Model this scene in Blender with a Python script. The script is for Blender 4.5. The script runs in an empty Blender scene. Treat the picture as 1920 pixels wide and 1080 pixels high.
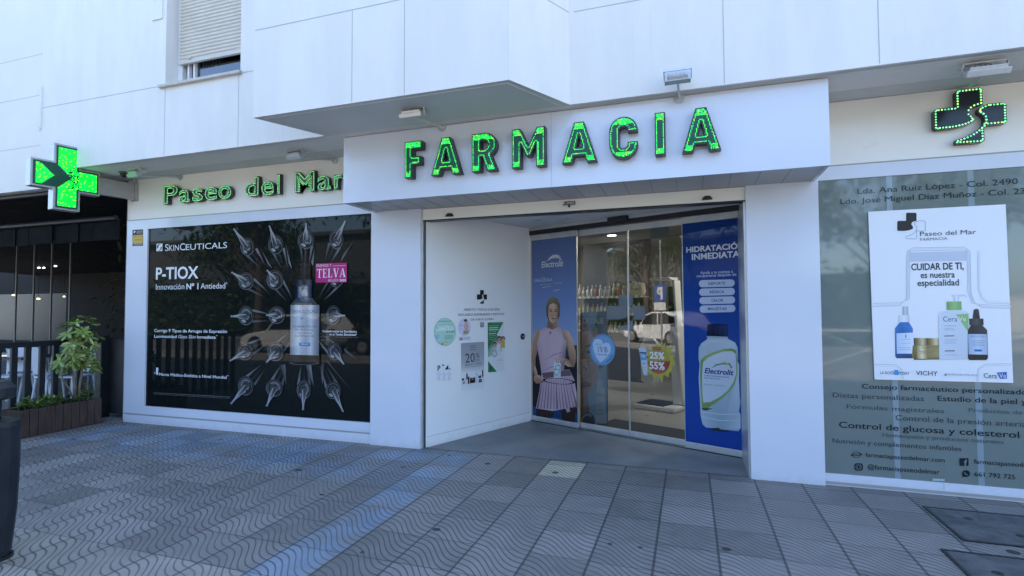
import bpy, bmesh, math, random
import numpy as np
from mathutils import Vector, Matrix
random.seed(7)
S = bpy.context.scene
COL = S.collection
PI = math.pi

# ------------------------------------------------------------------ camera
F_PX, YAW, PITCH, ROLL, CH = 992.26, math.radians(-18.476), math.radians(2.073), math.radians(-.26), 1.55
_fw = Vector((math.sin(YAW) * math.cos(PITCH), math.cos(YAW) * math.cos(PITCH), math.sin(PITCH)))
_r0 = Vector((math.cos(YAW), -math.sin(YAW), 0)); _u0 = _r0.cross(_fw)
CR = math.cos(ROLL) * _r0 + math.sin(ROLL) * _u0
CU = -math.sin(ROLL) * _r0 + math.cos(ROLL) * _u0
CPOS = Vector((0, 0, CH))
cam = bpy.data.objects.new('camera', bpy.data.cameras.new('camera')); COL.objects.link(cam)
cam.data.sensor_width = 36; cam.data.lens = F_PX / 1920 * 36
cam.data.clip_start = .05; cam.data.clip_end = 3000
cam.matrix_world = Matrix(((CR.x, CU.x, -_fw.x, 0), (CR.y, CU.y, -_fw.y, 0), (CR.z, CU.z, -_fw.z, CH), (0, 0, 0, 1)))
S.camera = cam

# ------------------------------------------------------------------ light
SUN_EL, SUN_AZ = math.radians(50), math.radians(14)      # the sun stands behind the building
W = bpy.data.worlds.new('World'); S.world = W; W.use_nodes = True
_n = W.node_tree.nodes
sky = _n.new('ShaderNodeTexSky'); sky.sky_type = 'NISHITA'; sky.sun_disc = False
sky.sun_elevation = SUN_EL; sky.sun_rotation = SUN_AZ; sky.air_density = 1.0; sky.dust_density = 1.6; sky.ozone_density = 4.0
W.node_tree.links.new(sky.outputs[0], _n['Background'].inputs[0])
_n['Background'].inputs[1].default_value = .15
sl = bpy.data.lights.new('sun', 'SUN'); sl.energy = 5.0; sl.angle = math.radians(.5); sl.color = (1, .92, .80)
so = bpy.data.objects.new('sun', sl); COL.objects.link(so)
sd_ = Vector((math.sin(SUN_AZ) * math.cos(SUN_EL), math.cos(SUN_AZ) * math.cos(SUN_EL), math.sin(SUN_EL)))
so.rotation_euler = sd_.to_track_quat('Z', 'Y').to_euler()
S.view_settings.view_transform = 'Standard'; S.view_settings.look = 'None'
S.view_settings.exposure = 2.38; S.view_settings.gamma = 1

# ------------------------------------------------------------------ node helpers
class E:
    """tiny expression wrapper round shader math nodes"""
    def __init__(s, nt, sock): s.nt, s.k = nt, sock
    def op(s, o, *a, clamp=False):
        n = s.nt.nodes.new('ShaderNodeMath'); n.operation = o; n.use_clamp = clamp
        for i, v in enumerate((s,) + a):
            if isinstance(v, E): s.nt.links.new(v.k, n.inputs[i])
            else: n.inputs[i].default_value = v
        return E(s.nt, n.outputs[0])
    def __add__(s, o): return s.op('ADD', o)
    def __sub__(s, o): return s.op('SUBTRACT', o)
    def __mul__(s, o): return s.op('MULTIPLY', o)
    def __truediv__(s, o): return s.op('DIVIDE', o)
    def fract(s): return s.op('FRACT')
    def floor(s): return s.op('FLOOR')
    def abs(s): return s.op('ABSOLUTE')
    def sin(s): return s.op('SINE')
    def gt(s, v): return s.op('GREATER_THAN', v)
    def lt(s, v): return s.op('LESS_THAN', v)
    def ss(s, a, b):
        n = s.nt.nodes.new('ShaderNodeMapRange'); n.interpolation_type = 'SMOOTHSTEP'
        s.nt.links.new(s.k, n.inputs[0]); n.inputs[1].default_value = a; n.inputs[2].default_value = b
        return E(s.nt, n.outputs[0])
def nodes(m): return m.node_tree.nodes
def noise(m, scale, detail=4, rough=.55, vec=None, mapscale=None):
    nt = m.node_tree; n = nt.nodes.new('ShaderNodeTexNoise')
    n.inputs['Scale'].default_value = scale; n.inputs['Detail'].default_value = detail; n.inputs['Roughness'].default_value = rough
    if vec is None:
        g = nt.nodes.new('ShaderNodeNewGeometry'); vec = g.outputs['Position']
    if mapscale:
        mp = nt.nodes.new('ShaderNodeMapping'); mp.inputs['Scale'].default_value = mapscale
        nt.links.new(vec, mp.inputs[0]); vec = mp.outputs[0]
    nt.links.new(vec, n.inputs['Vector'])
    return E(nt, n.outputs[0])
def mix(m, fac, a, b):
    nt = m.node_tree; n = nt.nodes.new('ShaderNodeMix'); n.data_type = 'RGBA'
    if isinstance(fac, E): nt.links.new(fac.k, n.inputs[0])
    else: n.inputs[0].default_value = fac
    for i, v in ((6, a), (7, b)):
        if hasattr(v, 'is_output'): nt.links.new(v, n.inputs[i])
        else: n.inputs[i].default_value = (*v, 1)
    return n.outputs[2]
def bump(m, h, strength, dist=.01):
    nt = m.node_tree; b = nt.nodes.new('ShaderNodeBump'); b.inputs['Strength'].default_value = strength
    b.inputs['Distance'].default_value = dist; nt.links.new(h.k, b.inputs['Height'])
    nt.links.new(b.outputs[0], m.node_tree.nodes['Principled BSDF'].inputs['Normal'])
def mat(name, col, rough=.5, metal=0, spec=.5, var=0, vscale=3, bmp=0, bscale=60, emit=None, estr=0, alpha=1, mapscale=None):
    m = bpy.data.materials.new(name); m.use_nodes = True
    b = m.node_tree.nodes['Principled BSDF']
    b.inputs['Base Color'].default_value = (*col, 1); b.inputs['Roughness'].default_value = rough
    b.inputs['Metallic'].default_value = metal; b.inputs['Specular IOR Level'].default_value = spec
    if var:
        n = noise(m, vscale, 5, .6, mapscale=mapscale).ss(.3, .7)
        c = mix(m, n, tuple(v * (1 - var) for v in col), tuple(min(1, v * (1 + var)) for v in col))
        m.node_tree.links.new(c, b.inputs['Base Color'])
        r = noise(m, vscale * 2.3, 4, .6, mapscale=mapscale) * (rough * .5) + rough * .75
        m.node_tree.links.new(r.k, b.inputs['Roughness'])
    if bmp: bump(m, noise(m, bscale, 3, .6), bmp, .004)
    if emit: b.inputs['Emission Color'].default_value = (*emit, 1); b.inputs['Emission Strength'].default_value = estr
    if alpha < 1: b.inputs['Alpha'].default_value = alpha
    return m
def colattr_mat(name, rough=.4, spec=.4, emit=0, var=.0, alpha=1):
    m = bpy.data.materials.new(name); m.use_nodes = True; nt = m.node_tree; b = nt.nodes['Principled BSDF']
    a = nt.nodes.new('ShaderNodeAttribute'); a.attribute_name = 'Col'
    b.inputs['Roughness'].default_value = rough; b.inputs['Specular IOR Level'].default_value = spec
    if emit:
        b.inputs['Base Color'].default_value = (.01, .03, .015, 1)
        nt.links.new(a.outputs[0], b.inputs['Emission Color']); b.inputs['Emission Strength'].default_value = emit
    else:
        nt.links.new(a.outputs[0], b.inputs['Base Color'])
    if alpha < 1: b.inputs['Alpha'].default_value = alpha
    return m
def glass_mat(name, tint=(.8, .83, .82), ior=1.9, rough=.0):
    m = bpy.data.materials.new(name); m.use_nodes = True; nt = m.node_tree
    for n in list(nt.nodes):
        if n.type != 'OUTPUT_MATERIAL': nt.nodes.remove(n)
    out = [n for n in nt.nodes if n.type == 'OUTPUT_MATERIAL'][0]
    t = nt.nodes.new('ShaderNodeBsdfTransparent'); t.inputs[0].default_value = (*tint, 1)
    g = nt.nodes.new('ShaderNodeBsdfGlossy'); g.inputs['Roughness'].default_value = rough
    f = nt.nodes.new('ShaderNodeFresnel'); f.inputs[0].default_value = ior
    x = nt.nodes.new('ShaderNodeMixShader')
    nt.links.new(f.outputs[0], x.inputs[0]); nt.links.new(t.outputs[0], x.inputs[1]); nt.links.new(g.outputs[0], x.inputs[2])
    nt.links.new(x.outputs[0], out.inputs[0])
    return m

# ------------------------------------------------------------------ object helpers
def empty(name, label=None, cat=None, loc=(0, 0, 0), group=None, kind=None, rotz=0):
    o = bpy.data.objects.new(name, None); COL.objects.link(o); o.location = loc; o.rotation_euler = (0, 0, rotz)
    return tag(o, label, cat, group, kind)
def tag(o, label=None, cat=None, group=None, kind=None):
    if label: o['label'] = label
    if cat: o['category'] = cat
    if group: o['group'] = group
    if kind: o['kind'] = kind
    return o
ROOTW = {}
def copy_tree(o, parent=None):
    c = o.copy(); COL.objects.link(c)
    if parent: c.parent = parent
    for ch in list(o.children): copy_tree(ch, c)
    return c
class MB:
    """collects faces (world coordinates) for one mesh"""
    def __init__(s): s.v, s.f, s.c, s.mi = [], [], [], []
    def poly(s, pts, col=None, mi=0):
        b = len(s.v); s.v += [tuple(p) for p in pts]; s.f.append(tuple(range(b, b + len(pts)))); s.mi.append(mi)
        s.c.append([col] * len(pts) if (col is None or not isinstance(col[0], (tuple, list))) else list(col))
    def box(s, x0, x1, y0, y1, z0, z1, M=None, col=None, mi=0):
        p = [Vector((x, y, z)) for z in (z0, z1) for y in (y0, y1) for x in (x0, x1)]
        if M is not None: p = [M @ q for q in p]
        b = len(s.v); s.v += [tuple(q) for q in p]
        for f in ((0, 2, 3, 1), (4, 5, 7, 6), (0, 1, 5, 4), (2, 6, 7, 3), (0, 4, 6, 2), (1, 3, 7, 5)):
            s.f.append(tuple(b + i for i in f)); s.c.append([col] * 4); s.mi.append(mi)
        return s
    def prism(s, pts, off, col=None, mi=0):
        """closed prism: polygon pts swept by vector off"""
        n = len(pts); off = Vector(off); b = len(s.v)
        s.v += [tuple(p) for p in pts] + [tuple(Vector(p) + off) for p in pts]
        nv = Vector((0, 0, 0))
        for i in range(n): nv += Vector(pts[i]).cross(Vector(pts[(i + 1) % n]))
        fl = nv.dot(off) > 0
        F = [tuple(range(n)), tuple(range(2 * n - 1, n - 1, -1))] + [(i, i + n, (i + 1) % n + n, (i + 1) % n) for i in range(n)]
        for f in F:
            f = tuple(b + i for i in (f[::-1] if fl else f)); s.f.append(f); s.c.append([col] * len(f)); s.mi.append(mi)
        return s
    def tube(s, pts, rad, n=8, col=None, mi=0, cap=True):
        pts = [Vector(p) for p in pts]; rs = rad if isinstance(rad, (list, tuple)) else [rad] * len(pts)
        b = len(s.v)
        up = None
        for i, p in enumerate(pts):
            d = (pts[min(i + 1, len(pts) - 1)] - pts[max(i - 1, 0)]).normalized()
            a = d.cross(Vector((0, 0, 1)) if abs(d.z) < .9 else Vector((1, 0, 0))).normalized(); c = d.cross(a)
            if up is not None and a.dot(up) < 0: a, c = -a, -c
            up = a
            for k in range(n):
                t = 2 * PI * k / n; s.v.append(tuple(p + (a * math.cos(t) + c * math.sin(t)) * rs[i]))
        for i in range(len(pts) - 1):
            for k in range(n):
                s.f.append((b + i * n + k, b + i * n + (k + 1) % n, b + (i + 1) * n + (k + 1) % n, b + (i + 1) * n + k)); s.c.append([col] * 4); s.mi.append(mi)
        if cap:
            s.f.append(tuple(b + k for k in range(n))[::-1]); s.c.append([col] * n); s.mi.append(mi)
            e = b + (len(pts) - 1) * n; s.f.append(tuple(e + k for k in range(n))); s.c.append([col] * n); s.mi.append(mi)
        return s
    def lathe(s, prof, M=None, n=16, col=None, mi=0):
        """prof: (radius, z) from bottom to top, col may be one per ring gap"""
        b = len(s.v)
        for r, z in prof:
            for k in range(n):
                t = 2 * PI * k / n; q = Vector((r * math.cos(t), r * math.sin(t), z)); s.v.append(tuple(M @ q if M is not None else q))
        for i in range(len(prof) - 1):
            cc = col[i] if isinstance(col, list) else col
            for k in range(n):
                s.f.append((b + i * n + k, b + i * n + (k + 1) % n, b + (i + 1) * n + (k + 1) % n, b + (i + 1) * n + k)); s.c.append([cc] * 4); s.mi.append(mi)
        for i in (0, len(prof) - 1):
            cc = (col[0] if i == 0 else col[-1]) if isinstance(col, list) else col
            f = tuple(b + i * n + k for k in range(n)); s.f.append(f[::-1] if i == 0 else f); s.c.append([cc] * n); s.mi.append(mi)
        return s
    def build(s, name, m, parent=None, bevel=0, smooth=False, seg=2):
        me = bpy.data.meshes.new(name); me.from_pydata(s.v, [], s.f)
        for x in (m if isinstance(m, (list, tuple)) else [m]): me.materials.append(x)
        if len(me.materials) > 1:
            me.polygons.foreach_set('material_index', s.mi)
        if any(c and c[0] is not None for c in s.c):
            a = me.color_attributes.new('Col', 'FLOAT_COLOR', 'CORNER'); k = 0
            buf = []
            for c in s.c:
                for q in c: buf += [*(q or (.5, .5, .5)), 1]
            a.data.foreach_set('color', buf)
        if smooth: me.polygons.foreach_set('use_smooth', [True] * len(me.polygons))
        me.update()
        o = bpy.data.objects.new(name, me); COL.objects.link(o)
        if parent is not None:
            o.parent = parent; o.matrix_parent_inverse = Matrix.Identity(4)
            # vertices are given in world coordinates: bring them into the parent's space
            pm = world_of(parent).inverted(); me.transform(pm)
        if bevel:
            b = o.modifiers.new('bevel', 'BEVEL'); b.width = bevel; b.segments = seg; b.limit_method = 'ANGLE'; b.harden_normals = False
        if smooth == 'auto':
            pass
        return o
def world_of(o):
    M = Matrix.Translation(o.location) @ o.rotation_euler.to_matrix().to_4x4()
    return (world_of(o.parent) @ M) if o.parent else M
def rotz(a, loc=(0, 0, 0)): return Matrix.Translation(loc) @ Matrix.Rotation(a, 4, 'Z')

# ------------------------------------------------------------------ measuring planes: a photograph pixel -> the point of a real plane it shows
def ray(x, y): return (x - 960) * CR - (y - 540) * CU + F_PX * _fw
def at_z(x, y, z): d = ray(x, y); return CPOS + d * ((z - CH) / d.z)
def at_y(x, y, Y): d = ray(x, y); return CPOS + d * (Y / d.y)
def at_x(x, y, X): d = ray(x, y); return CPOS + d * (X / d.x)
class Plane:
    def __init__(s, O, U, N): s.O, s.U, s.N, s.V = Vector(O), Vector(U), Vector(N), Vector((0, 0, 1))
    def px(s, x, y):
        d = ray(x, y); p = CPOS + d * ((s.O - CPOS).dot(s.N) / d.dot(s.N)) - s.O
        return p.dot(s.U), p.z
    def pt(s, a, b, off=0): return s.O + s.U * a + s.V * b + s.N * off
    def moved(s, off): return Plane(s.O + s.N * off, s.U, s.N)
D = 5.264
TH = math.radians(23)
SD = Vector((math.sin(TH), math.cos(TH), 0)); DD = Vector((math.cos(TH), -math.sin(TH), 0))
P0 = Vector((-2.79, 5.30, 0)); P1 = P0 + SD * 1.85
FAC = Plane((0, D, 0), (1, 0, 0), (0, -1, 0))
FASC = Plane((0, 4.654, 0), (1, 0, 0), (0, -1, 0))
SIDE = Plane(P0, SD, DD)                  # white side wall of the entrance, facing right
DOOR = Plane(P1, DD, -SD)                 # glass doors
def zm(ox, oy, s): return lambda x, y: (ox + x * s, oy + y * s)

# ------------------------------------------------------------------ text
_tx = {}
def glyphs(st, bold=0, shear=0, res=3):
    k = (st, bold, shear, res)
    if k in _tx: return _tx[k]
    cu = bpy.data.curves.new('t', 'FONT'); cu.body = st; cu.size = 1; cu.offset = bold; cu.shear = shear; cu.resolution_u = res
    o = bpy.data.objects.new('t', cu); COL.objects.link(o)
    dg = bpy.context.evaluated_depsgraph_get(); dg.update()
    me = bpy.data.meshes.new_from_object(o.evaluated_get(dg))
    v = np.array([tuple(q.co)[:2] for q in me.vertices]).reshape(-1, 2); f = [tuple(p.vertices) for p in me.polygons]
    ec = {}
    for p in f:
        for i in range(len(p)):
            e = tuple(sorted((p[i], p[(i + 1) % len(p)]))); ec[e] = ec.get(e, 0) + 1
    be = [e for e, c in ec.items() if c == 1]
    bpy.data.objects.remove(o); bpy.data.curves.remove(cu); bpy.data.meshes.remove(me)
    _tx[k] = (v, f, be); return _tx[k]
def caph(bold): v, _, _ = glyphs('H', bold); return v[:, 1].max()

class Art:
    """printed matter on a plane: polygons stacked a fraction of a millimetre apart"""
    def __init__(s, plane, mapper=None, base=.002): s.P, s.m, s.o, s.mb = plane, mapper or (lambda x, y: (x, y)), base, MB()
    def loc(s, x, y): return s.P.px(*s.m(x, y))
    def add(s, ab, col):
        s.o += .00004
        pts = [s.P.pt(a, b, s.o) for a, b in ab]
        # keep faces turned to the viewer's side
        ar = sum(ab[i][0] * ab[(i + 1) % len(ab)][1] - ab[(i + 1) % len(ab)][0] * ab[i][1] for i in range(len(ab)))
        flip = (ar < 0) != (s.P.U.cross(s.P.V).dot(s.P.N) < 0)
        if flip:
            pts = pts[::-1]
            if isinstance(col[0], (tuple, list)): col = col[::-1]
        s.mb.poly(pts, col)
    def poly(s, pts, col): s.add([s.loc(*p) for p in pts], col)
    def rect(s, x0, y0, x1, y1, col):
        a0, b0 = s.loc(x0, y1); a1, b1 = s.loc(x1, y0)
        s.add([(a0, b0), (a1, b0), (a1, b1), (a0, b1)], col)
    def abrect(s, a0, b0, a1, b1, col): s.add([(a0, b0), (a1, b0), (a1, b1), (a0, b1)], col)
    def ell(s, x, y, rx, ry, col, n=24, rot=0, a0=0, a1=2 * PI):
        p = []
        for i in range(n):
            t = a0 + (a1 - a0) * i / (n if abs(a1 - a0 - 2 * PI) < 1e-6 else n - 1)
            u, v = rx * math.cos(t), ry * math.sin(t)
            p.append((x + u * math.cos(rot) - v * math.sin(rot), y + u * math.sin(rot) + v * math.cos(rot)))
        s.poly(p, col)
    def ring(s, x, y, rx, ry, w, col, n=28, rot=0, t0=0, t1=2 * PI):
        q = []
        for i in range(n + 1):
            t = t0 + (t1 - t0) * i / n; e = []
            for k in (1, 1 - w):
                u, v = rx * k * math.cos(t), ry * k * math.sin(t)
                e.append(s.loc(x + u * math.cos(rot) - v * math.sin(rot), y + u * math.sin(rot) + v * math.cos(rot)))
            q.append(e)
        s.strip(q, col)
    def strip(s, q, col):
        s.o += .00004
        cs = col if isinstance(col, list) else [col] * len(q)
        for i in range(len(q) - 1):
            a, b, c, d = q[i][0], q[i][1], q[i + 1][1], q[i + 1][0]
            s.mb.poly([s.P.pt(*k, s.o) for k in (a, b, c, d)], [cs[i], cs[i], cs[i + 1], cs[i + 1]])
    def line(s, pts, w, col):
        """stroke of width w pixels along a pixel polyline; w may be a list"""
        q = []
        for i, p in enumerate(pts):
            a, b = pts[max(i - 1, 0)], pts[min(i + 1, len(pts) - 1)]
            dx, dy = b[0] - a[0], b[1] - a[1]; L = math.hypot(dx, dy) or 1
            ww = (w[i] if isinstance(w, list) else w) / 2
            q.append((s.loc(p[0] - dy / L * ww, p[1] + dx / L * ww), s.loc(p[0] + dy / L * ww, p[1] - dx / L * ww)))
        s.strip(q, col)
    def grad(s, x0, y0, x1, y1, cols, vertical=False):
        """printed colour bands across a rectangle"""
        a0, b0 = s.loc(x0, y1); a1, b1 = s.loc(x1, y0); n = len(cols)
        q = []
        for i in range(n):
            t = i / (n - 1)
            q.append(((a0, b1 + (b0 - b1) * t), (a1, b1 + (b0 - b1) * t)) if vertical else ((a0 + (a1 - a0) * t, b0), (a0 + (a1 - a0) * t, b1)))
        s.strip(q, list(cols))
    def text(s, st, x0, y0, x1, y1, ytop, col, bold=0, shear=0, res=3):
        v, f, _ = glyphs(st, bold, shear, res)
        a0, b0 = s.loc(x0, y0); a1, b1 = s.loc(x1, y1); bt = s.loc(x0, ytop)[1]
        sx = (a1 - a0) / (v[:, 0].max() - v[:, 0].min()); sy = (bt - b0) / caph(bold); zb = (b0 + b1) / 2
        s.o += .00004; x_ = v[:, 0].min(); base = len(s.mb.v)
        fl = s.P.U.cross(s.P.V).dot(s.P.N) < 0
        s.mb.v += [tuple(s.P.pt(a0 + (q[0] - x_) * sx, zb + q[1] * sy, s.o)) for q in v]
        for p in f:
            p = p[::-1] if fl else p
            s.mb.f.append(tuple(base + i for i in p)); s.mb.c.append([col] * len(p)); s.mb.mi.append(0)
    def glyph(s, polys, x0, y0, x1, y1, ytop, col):
        a0, b0 = s.loc(x0, y0); a1, b1 = s.loc(x1, y1); bt = s.loc(x0, ytop)[1]; zb = (b0 + b1) / 2
        for p in polys: s.add([(a0 + u * (a1 - a0), zb + v * (bt - b0)) for u, v in p], col)
    def build(s, name, m, parent): return s.mb.build(name, m, parent)
def pxpoly(P, pts, off=0): return [P.pt(*P.px(*q), off) for q in pts]
def slab(P, corners_ab, t, off=0):
    """thin closed plate: local rectangle/polygon on plane P, thickness t standing out of the plane from off"""
    mb = MB(); pts = [P.pt(a, b, off) for a, b in corners_ab]; mb.prism(pts, P.N * t); return mb

# ------------------------------------------------------------------ materials
M_wall = mat('wall paint', (.76, .735, .69), .62, spec=.35, var=.035, vscale=1.6, bmp=.12, bscale=140, mapscale=(2.2, 2.2, .5))
M_wallwarm = mat('old wall paint', (.76, .735, .67), .65, spec=.3, var=.03, vscale=.8, bmp=.1, bscale=140)
M_joint = mat('joint sealant', (.42, .42, .42), .7)
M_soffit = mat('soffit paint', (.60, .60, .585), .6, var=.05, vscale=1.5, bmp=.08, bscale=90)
M_bounce = mat('bounce tinted cream', (.84, .80, .725), .3, spec=.4, var=.02, vscale=1)  # warm bounced light put into the colour of sign band and header
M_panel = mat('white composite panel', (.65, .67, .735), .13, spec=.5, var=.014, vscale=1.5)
M_lacq = mat('white lacquer board', (.79, .795, .79), .22, spec=.45, var=.015, vscale=1.0)
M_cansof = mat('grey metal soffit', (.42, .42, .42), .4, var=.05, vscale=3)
M_alu = mat('brushed aluminium', (.62, .63, .63), .35, metal=.75, var=.06, vscale=8)
M_steel = mat('grey powder coat', (.38, .37, .35), .45, metal=.3, var=.06, vscale=10)
M_trim = mat('trim line', (.33, .33, .31), .5)
M_dark = mat('black plastic', (.012, .013, .015), .35)
M_darkmet = mat('dark painted steel', (.010, .012, .017), .4, var=.2, vscale=6)
M_sill = mat('stone sill', (.52, .48, .44), .6, var=.1, vscale=14)
M_shut = mat('roller shutter slats', (.62, .575, .50), .5, var=.04, vscale=5)
M_pvc = mat('white window frame', (.74, .74, .73), .35)
M_glass = glass_mat('door glass')
M_winglass = glass_mat('window glass', (.35, .4, .45), 2.4)
M_print = colattr_mat('print', .38, .35)
M_gprint = colattr_mat('print behind glass', .025, .17)
M_vinyl = colattr_mat('window lettering', .06, .5)
M_led = colattr_mat('green leds', .3, .3, emit=.33)
M_ledback = mat('dark green sign face', (.008, .075, .043), .3, spec=.4)
M_letter = mat('black letter return', (.03, .034, .034), .4)
M_lens = mat('floodlight lens', (.45, .52, .48), .15, spec=.6)
M_white = mat('white plastic', (.74, .74, .73), .35)
M_lamp = mat('lit lamp panel', (.8, .8, .8), .5, emit=(1, .96, .88), estr=3.0)
M_fill = mat('hidden fill glow', (.8, .8, .8), .5, emit=(1, .96, .88), estr=9)  # glow of the unseen panels added to brighten the shop
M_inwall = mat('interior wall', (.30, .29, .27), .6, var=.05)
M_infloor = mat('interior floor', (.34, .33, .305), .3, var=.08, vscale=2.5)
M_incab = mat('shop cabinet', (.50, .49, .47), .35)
M_mat = mat('door mat', (.03, .032, .036), .95, bmp=.4, bscale=300)

def grime(m):
    # splash dirt along the foot of a panel and faint run marks
    nt = m.node_tree; b = nt.nodes['Principled BSDF']; g = nt.nodes.new('ShaderNodeNewGeometry'); sp = nt.nodes.new('ShaderNodeSeparateXYZ'); nt.links.new(g.outputs['Position'], sp.inputs[0])
    z = E(nt, sp.outputs[2]); n = noise(m, 9, 5, .7); st = noise(m, 1, 4, .7, mapscale=(26, 26, .35)).ss(.60, .78) * noise(m, .7, 3).ss(.45, .65)
    f = ((z * -1 + .10) * 8 + (n - .5) * 1.6).ss(.05, 1.0) * .22
    old = b.inputs['Base Color'].links[0].from_socket
    c = mix(m, f, old, (.30, .26, .21)); c = mix(m, st * .22, c, (.36, .33, .29)); nt.links.new(c, b.inputs['Base Color'])
for _m in (M_panel, M_wall, M_wallwarm, M_lacq): grime(_m)

# ground: one paving sheet, its tiles measured from the photograph (377 mm squares, eight wavy grooves per tile)
def paving():
    m = bpy.data.materials.new('wavy paving tiles'); m.use_nodes = True; nt = m.node_tree; b = nt.nodes['Principled BSDF']
    g = nt.nodes.new('ShaderNodeNewGeometry'); sp = nt.nodes.new('ShaderNodeSeparateXYZ'); nt.links.new(g.outputs['Position'], sp.inputs[0])
    X, Y = E(nt, sp.outputs[0]), E(nt, sp.outputs[1])
    tu, tv = (X - .15) / .377, (Y - 3.26) / .374
    u, v = tu.fract(), tv.fract()
    cmb = nt.nodes.new('ShaderNodeCombineXYZ'); nt.links.new(tu.floor().k, cmb.inputs[0]); nt.links.new(tv.floor().k, cmb.inputs[1])
    wn = nt.nodes.new('ShaderNodeTexWhiteNoise'); wn.noise_dimensions = '2D'; nt.links.new(cmb.outputs[0], wn.inputs['Vector'])
    tid = E(nt, wn.outputs[0])
    wn2 = nt.nodes.new('ShaderNodeTexWhiteNoise'); wn2.noise_dimensions = '3D'; cm2 = nt.nodes.new('ShaderNodeCombineXYZ'); cm2.inputs[2].default_value = 5
    nt.links.new(tu.floor().k, cm2.inputs[0]); nt.links.new(tv.floor().k, cm2.inputs[1]); nt.links.new(cm2.outputs[0], wn2.inputs['Vector'])
    tid2 = E(nt, wn2.outputs[0])
    n1, n2, n3 = noise(m, 1.1, 4), noise(m, 7, 5, .65), noise(m, 160, 3, .7)
    wob = (n2 - .5) * .10
    gv = tv * 6.5 + tu * 5.1 + ((u - .5) * (2 * PI)).sin() * .60 + wob + tid * .0
    gr = ((gv.fract() - .5).abs() * 2)
    groove = gr.ss(.66, .90)
    wear = n1.ss(.34, .56) * .55 + .45                       # grooves worn flat in places
    groove = groove * wear * (n2.ss(.22, .5) * .45 + .55)
    ju = ((u - .5).abs() * 2).ss(.945, .972); jv = ((v - .5).abs() * 2).ss(.968, .985)
    jv = jv * (tid2.gt(.30) * .65 + .35)
    joint = (ju * .9).op('MAXIMUM', jv)
    # tile to tile shade, dirt and fine grain
    tone = (tid - .5) * .44 + (n1 - .5) * .95 + (n2 - .5) * .75 + (n3 - .5) * .5 + 1.0
    base = nt.nodes.new('ShaderNodeRGB'); base.outputs[0].default_value = (.2, .2, .2, 1)
    # newer, paler paving in front of the bin
    pale = Y.lt(2.512) * X.lt(-2.5)
    c = mix(m, pale * .75, (.215, .197, .176), (.30, .272, .228))
    # blue paint: one painted row of tiles and an old worn band by the shop window
    row = X.gt(-2.505) * X.lt(-2.125) * Y.lt(5.2)
    pn = noise(m, 2.8, 6, .7).ss(.36, .60)
    rowa = row * (pn * .66 + .10)
    band = Y.ss(3.95, 4.45) * ((Y * -1 + 5.35).ss(0, .35)) * X.gt(-7.2) * ((X * -1 - 1.9).ss(0, .7)) * noise(m, 1.6, 5, .6).ss(.36, .62) * .8
    c = mix(m, rowa.op('MAXIMUM', band), c, (.20, .265, .335))
    yel = X.gt(-1.358) * X.lt(-.981) * Y.gt(4.77) * Y.lt(5.25)
    c = mix(m, yel * .8, c, (.50, .45, .31))
    # dark chewing gum and oil marks
    vo = nt.nodes.new('ShaderNodeTexVoronoi'); vo.inputs['Scale'].default_value = 4.2; nt.links.new(g.outputs['Position'], vo.inputs['Vector'])
    spx = nt.nodes.new('ShaderNodeSeparateXYZ'); nt.links.new(vo.outputs['Color'], spx.inputs[0])
    sz = E(nt, spx.outputs[0]) * .24 - .085
    gum = (E(nt, vo.outputs['Distance']) + (noise(m, 60, 2) - .5) * .03 - sz).lt(0) * E(nt, spx.outputs[1]).gt(.25)
    vo2 = nt.nodes.new('ShaderNodeTexVoronoi'); vo2.inputs['Scale'].default_value = 5.1; nt.links.new(g.outputs['Position'], vo2.inputs['Vector'])
    sp2 = nt.nodes.new('ShaderNodeSeparateXYZ'); nt.links.new(vo2.outputs['Color'], sp2.inputs[0])
    chalk = (E(nt, vo2.outputs['Distance']) - .035 + (noise(m, 50, 2) - .5) * .09).lt(0) * E(nt, sp2.outputs[0]).gt(.80)
    mulc = nt.nodes.new('ShaderNodeVectorMath'); mulc.operation = 'SCALE'; nt.links.new(c, mulc.inputs[0]); nt.links.new(tone.k, mulc.inputs['Scale'])
    c = mix(m, groove * .74, mulc.outputs[0], (.04, .042, .048))
    c = mix(m, chalk * .55, c, (.6, .6, .58))
    c = mix(m, joint * .85, c, (.035, .036, .038))
    c = mix(m, gum * .9, c, (.022, .022, .024))
    nt.links.new(c, b.inputs['Base Color'])
    rr = n2 * .25 + groove * .2 + .42; nt.links.new(rr.k, b.inputs['Roughness'])
    h = groove * -.6 + joint * -.8 + n3 * .12 + tid2 * .15
    bump(m, h, .55, .006)
    return m
M_pave = paving()
def stone_floor():
    m = mat('grey stone floor', (.17, .175, .17), .5); nt = m.node_tree; b = nt.nodes['Principled BSDF']
    n1, n2 = noise(m, 2.2, 5, .6), noise(m, 30, 4, .6)
    g = nt.nodes.new('ShaderNodeNewGeometry'); sp = nt.nodes.new('ShaderNodeSeparateXYZ')
    mp = nt.nodes.new('ShaderNodeMapping'); mp.inputs['Rotation'].default_value = (0, 0, TH); mp.inputs['Scale'].default_value = (1.2, 1.2, 1)
    nt.links.new(g.outputs['Position'], mp.inputs[0]); nt.links.new(mp.outputs[0], sp.inputs[0])
    jx = ((E(nt, sp.outputs[0]).fract() - .5).abs() * 2).ss(.985, .995); jy = ((E(nt, sp.outputs[1]).fract() - .5).abs() * 2).ss(.985, .995)
    t = n1.ss(.3, .7) * .6 + n2 * .4
    c = mix(m, t, (.135, .14, .135), (.21, .215, .21)); c = mix(m, jx.op('MAXIMUM', jy) * .6, c, (.10, .10, .10))
    nt.links.new(c, b.inputs['Base Color']); bump(m, n2, .15, .003); return m
M_stone = stone_floor()
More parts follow.
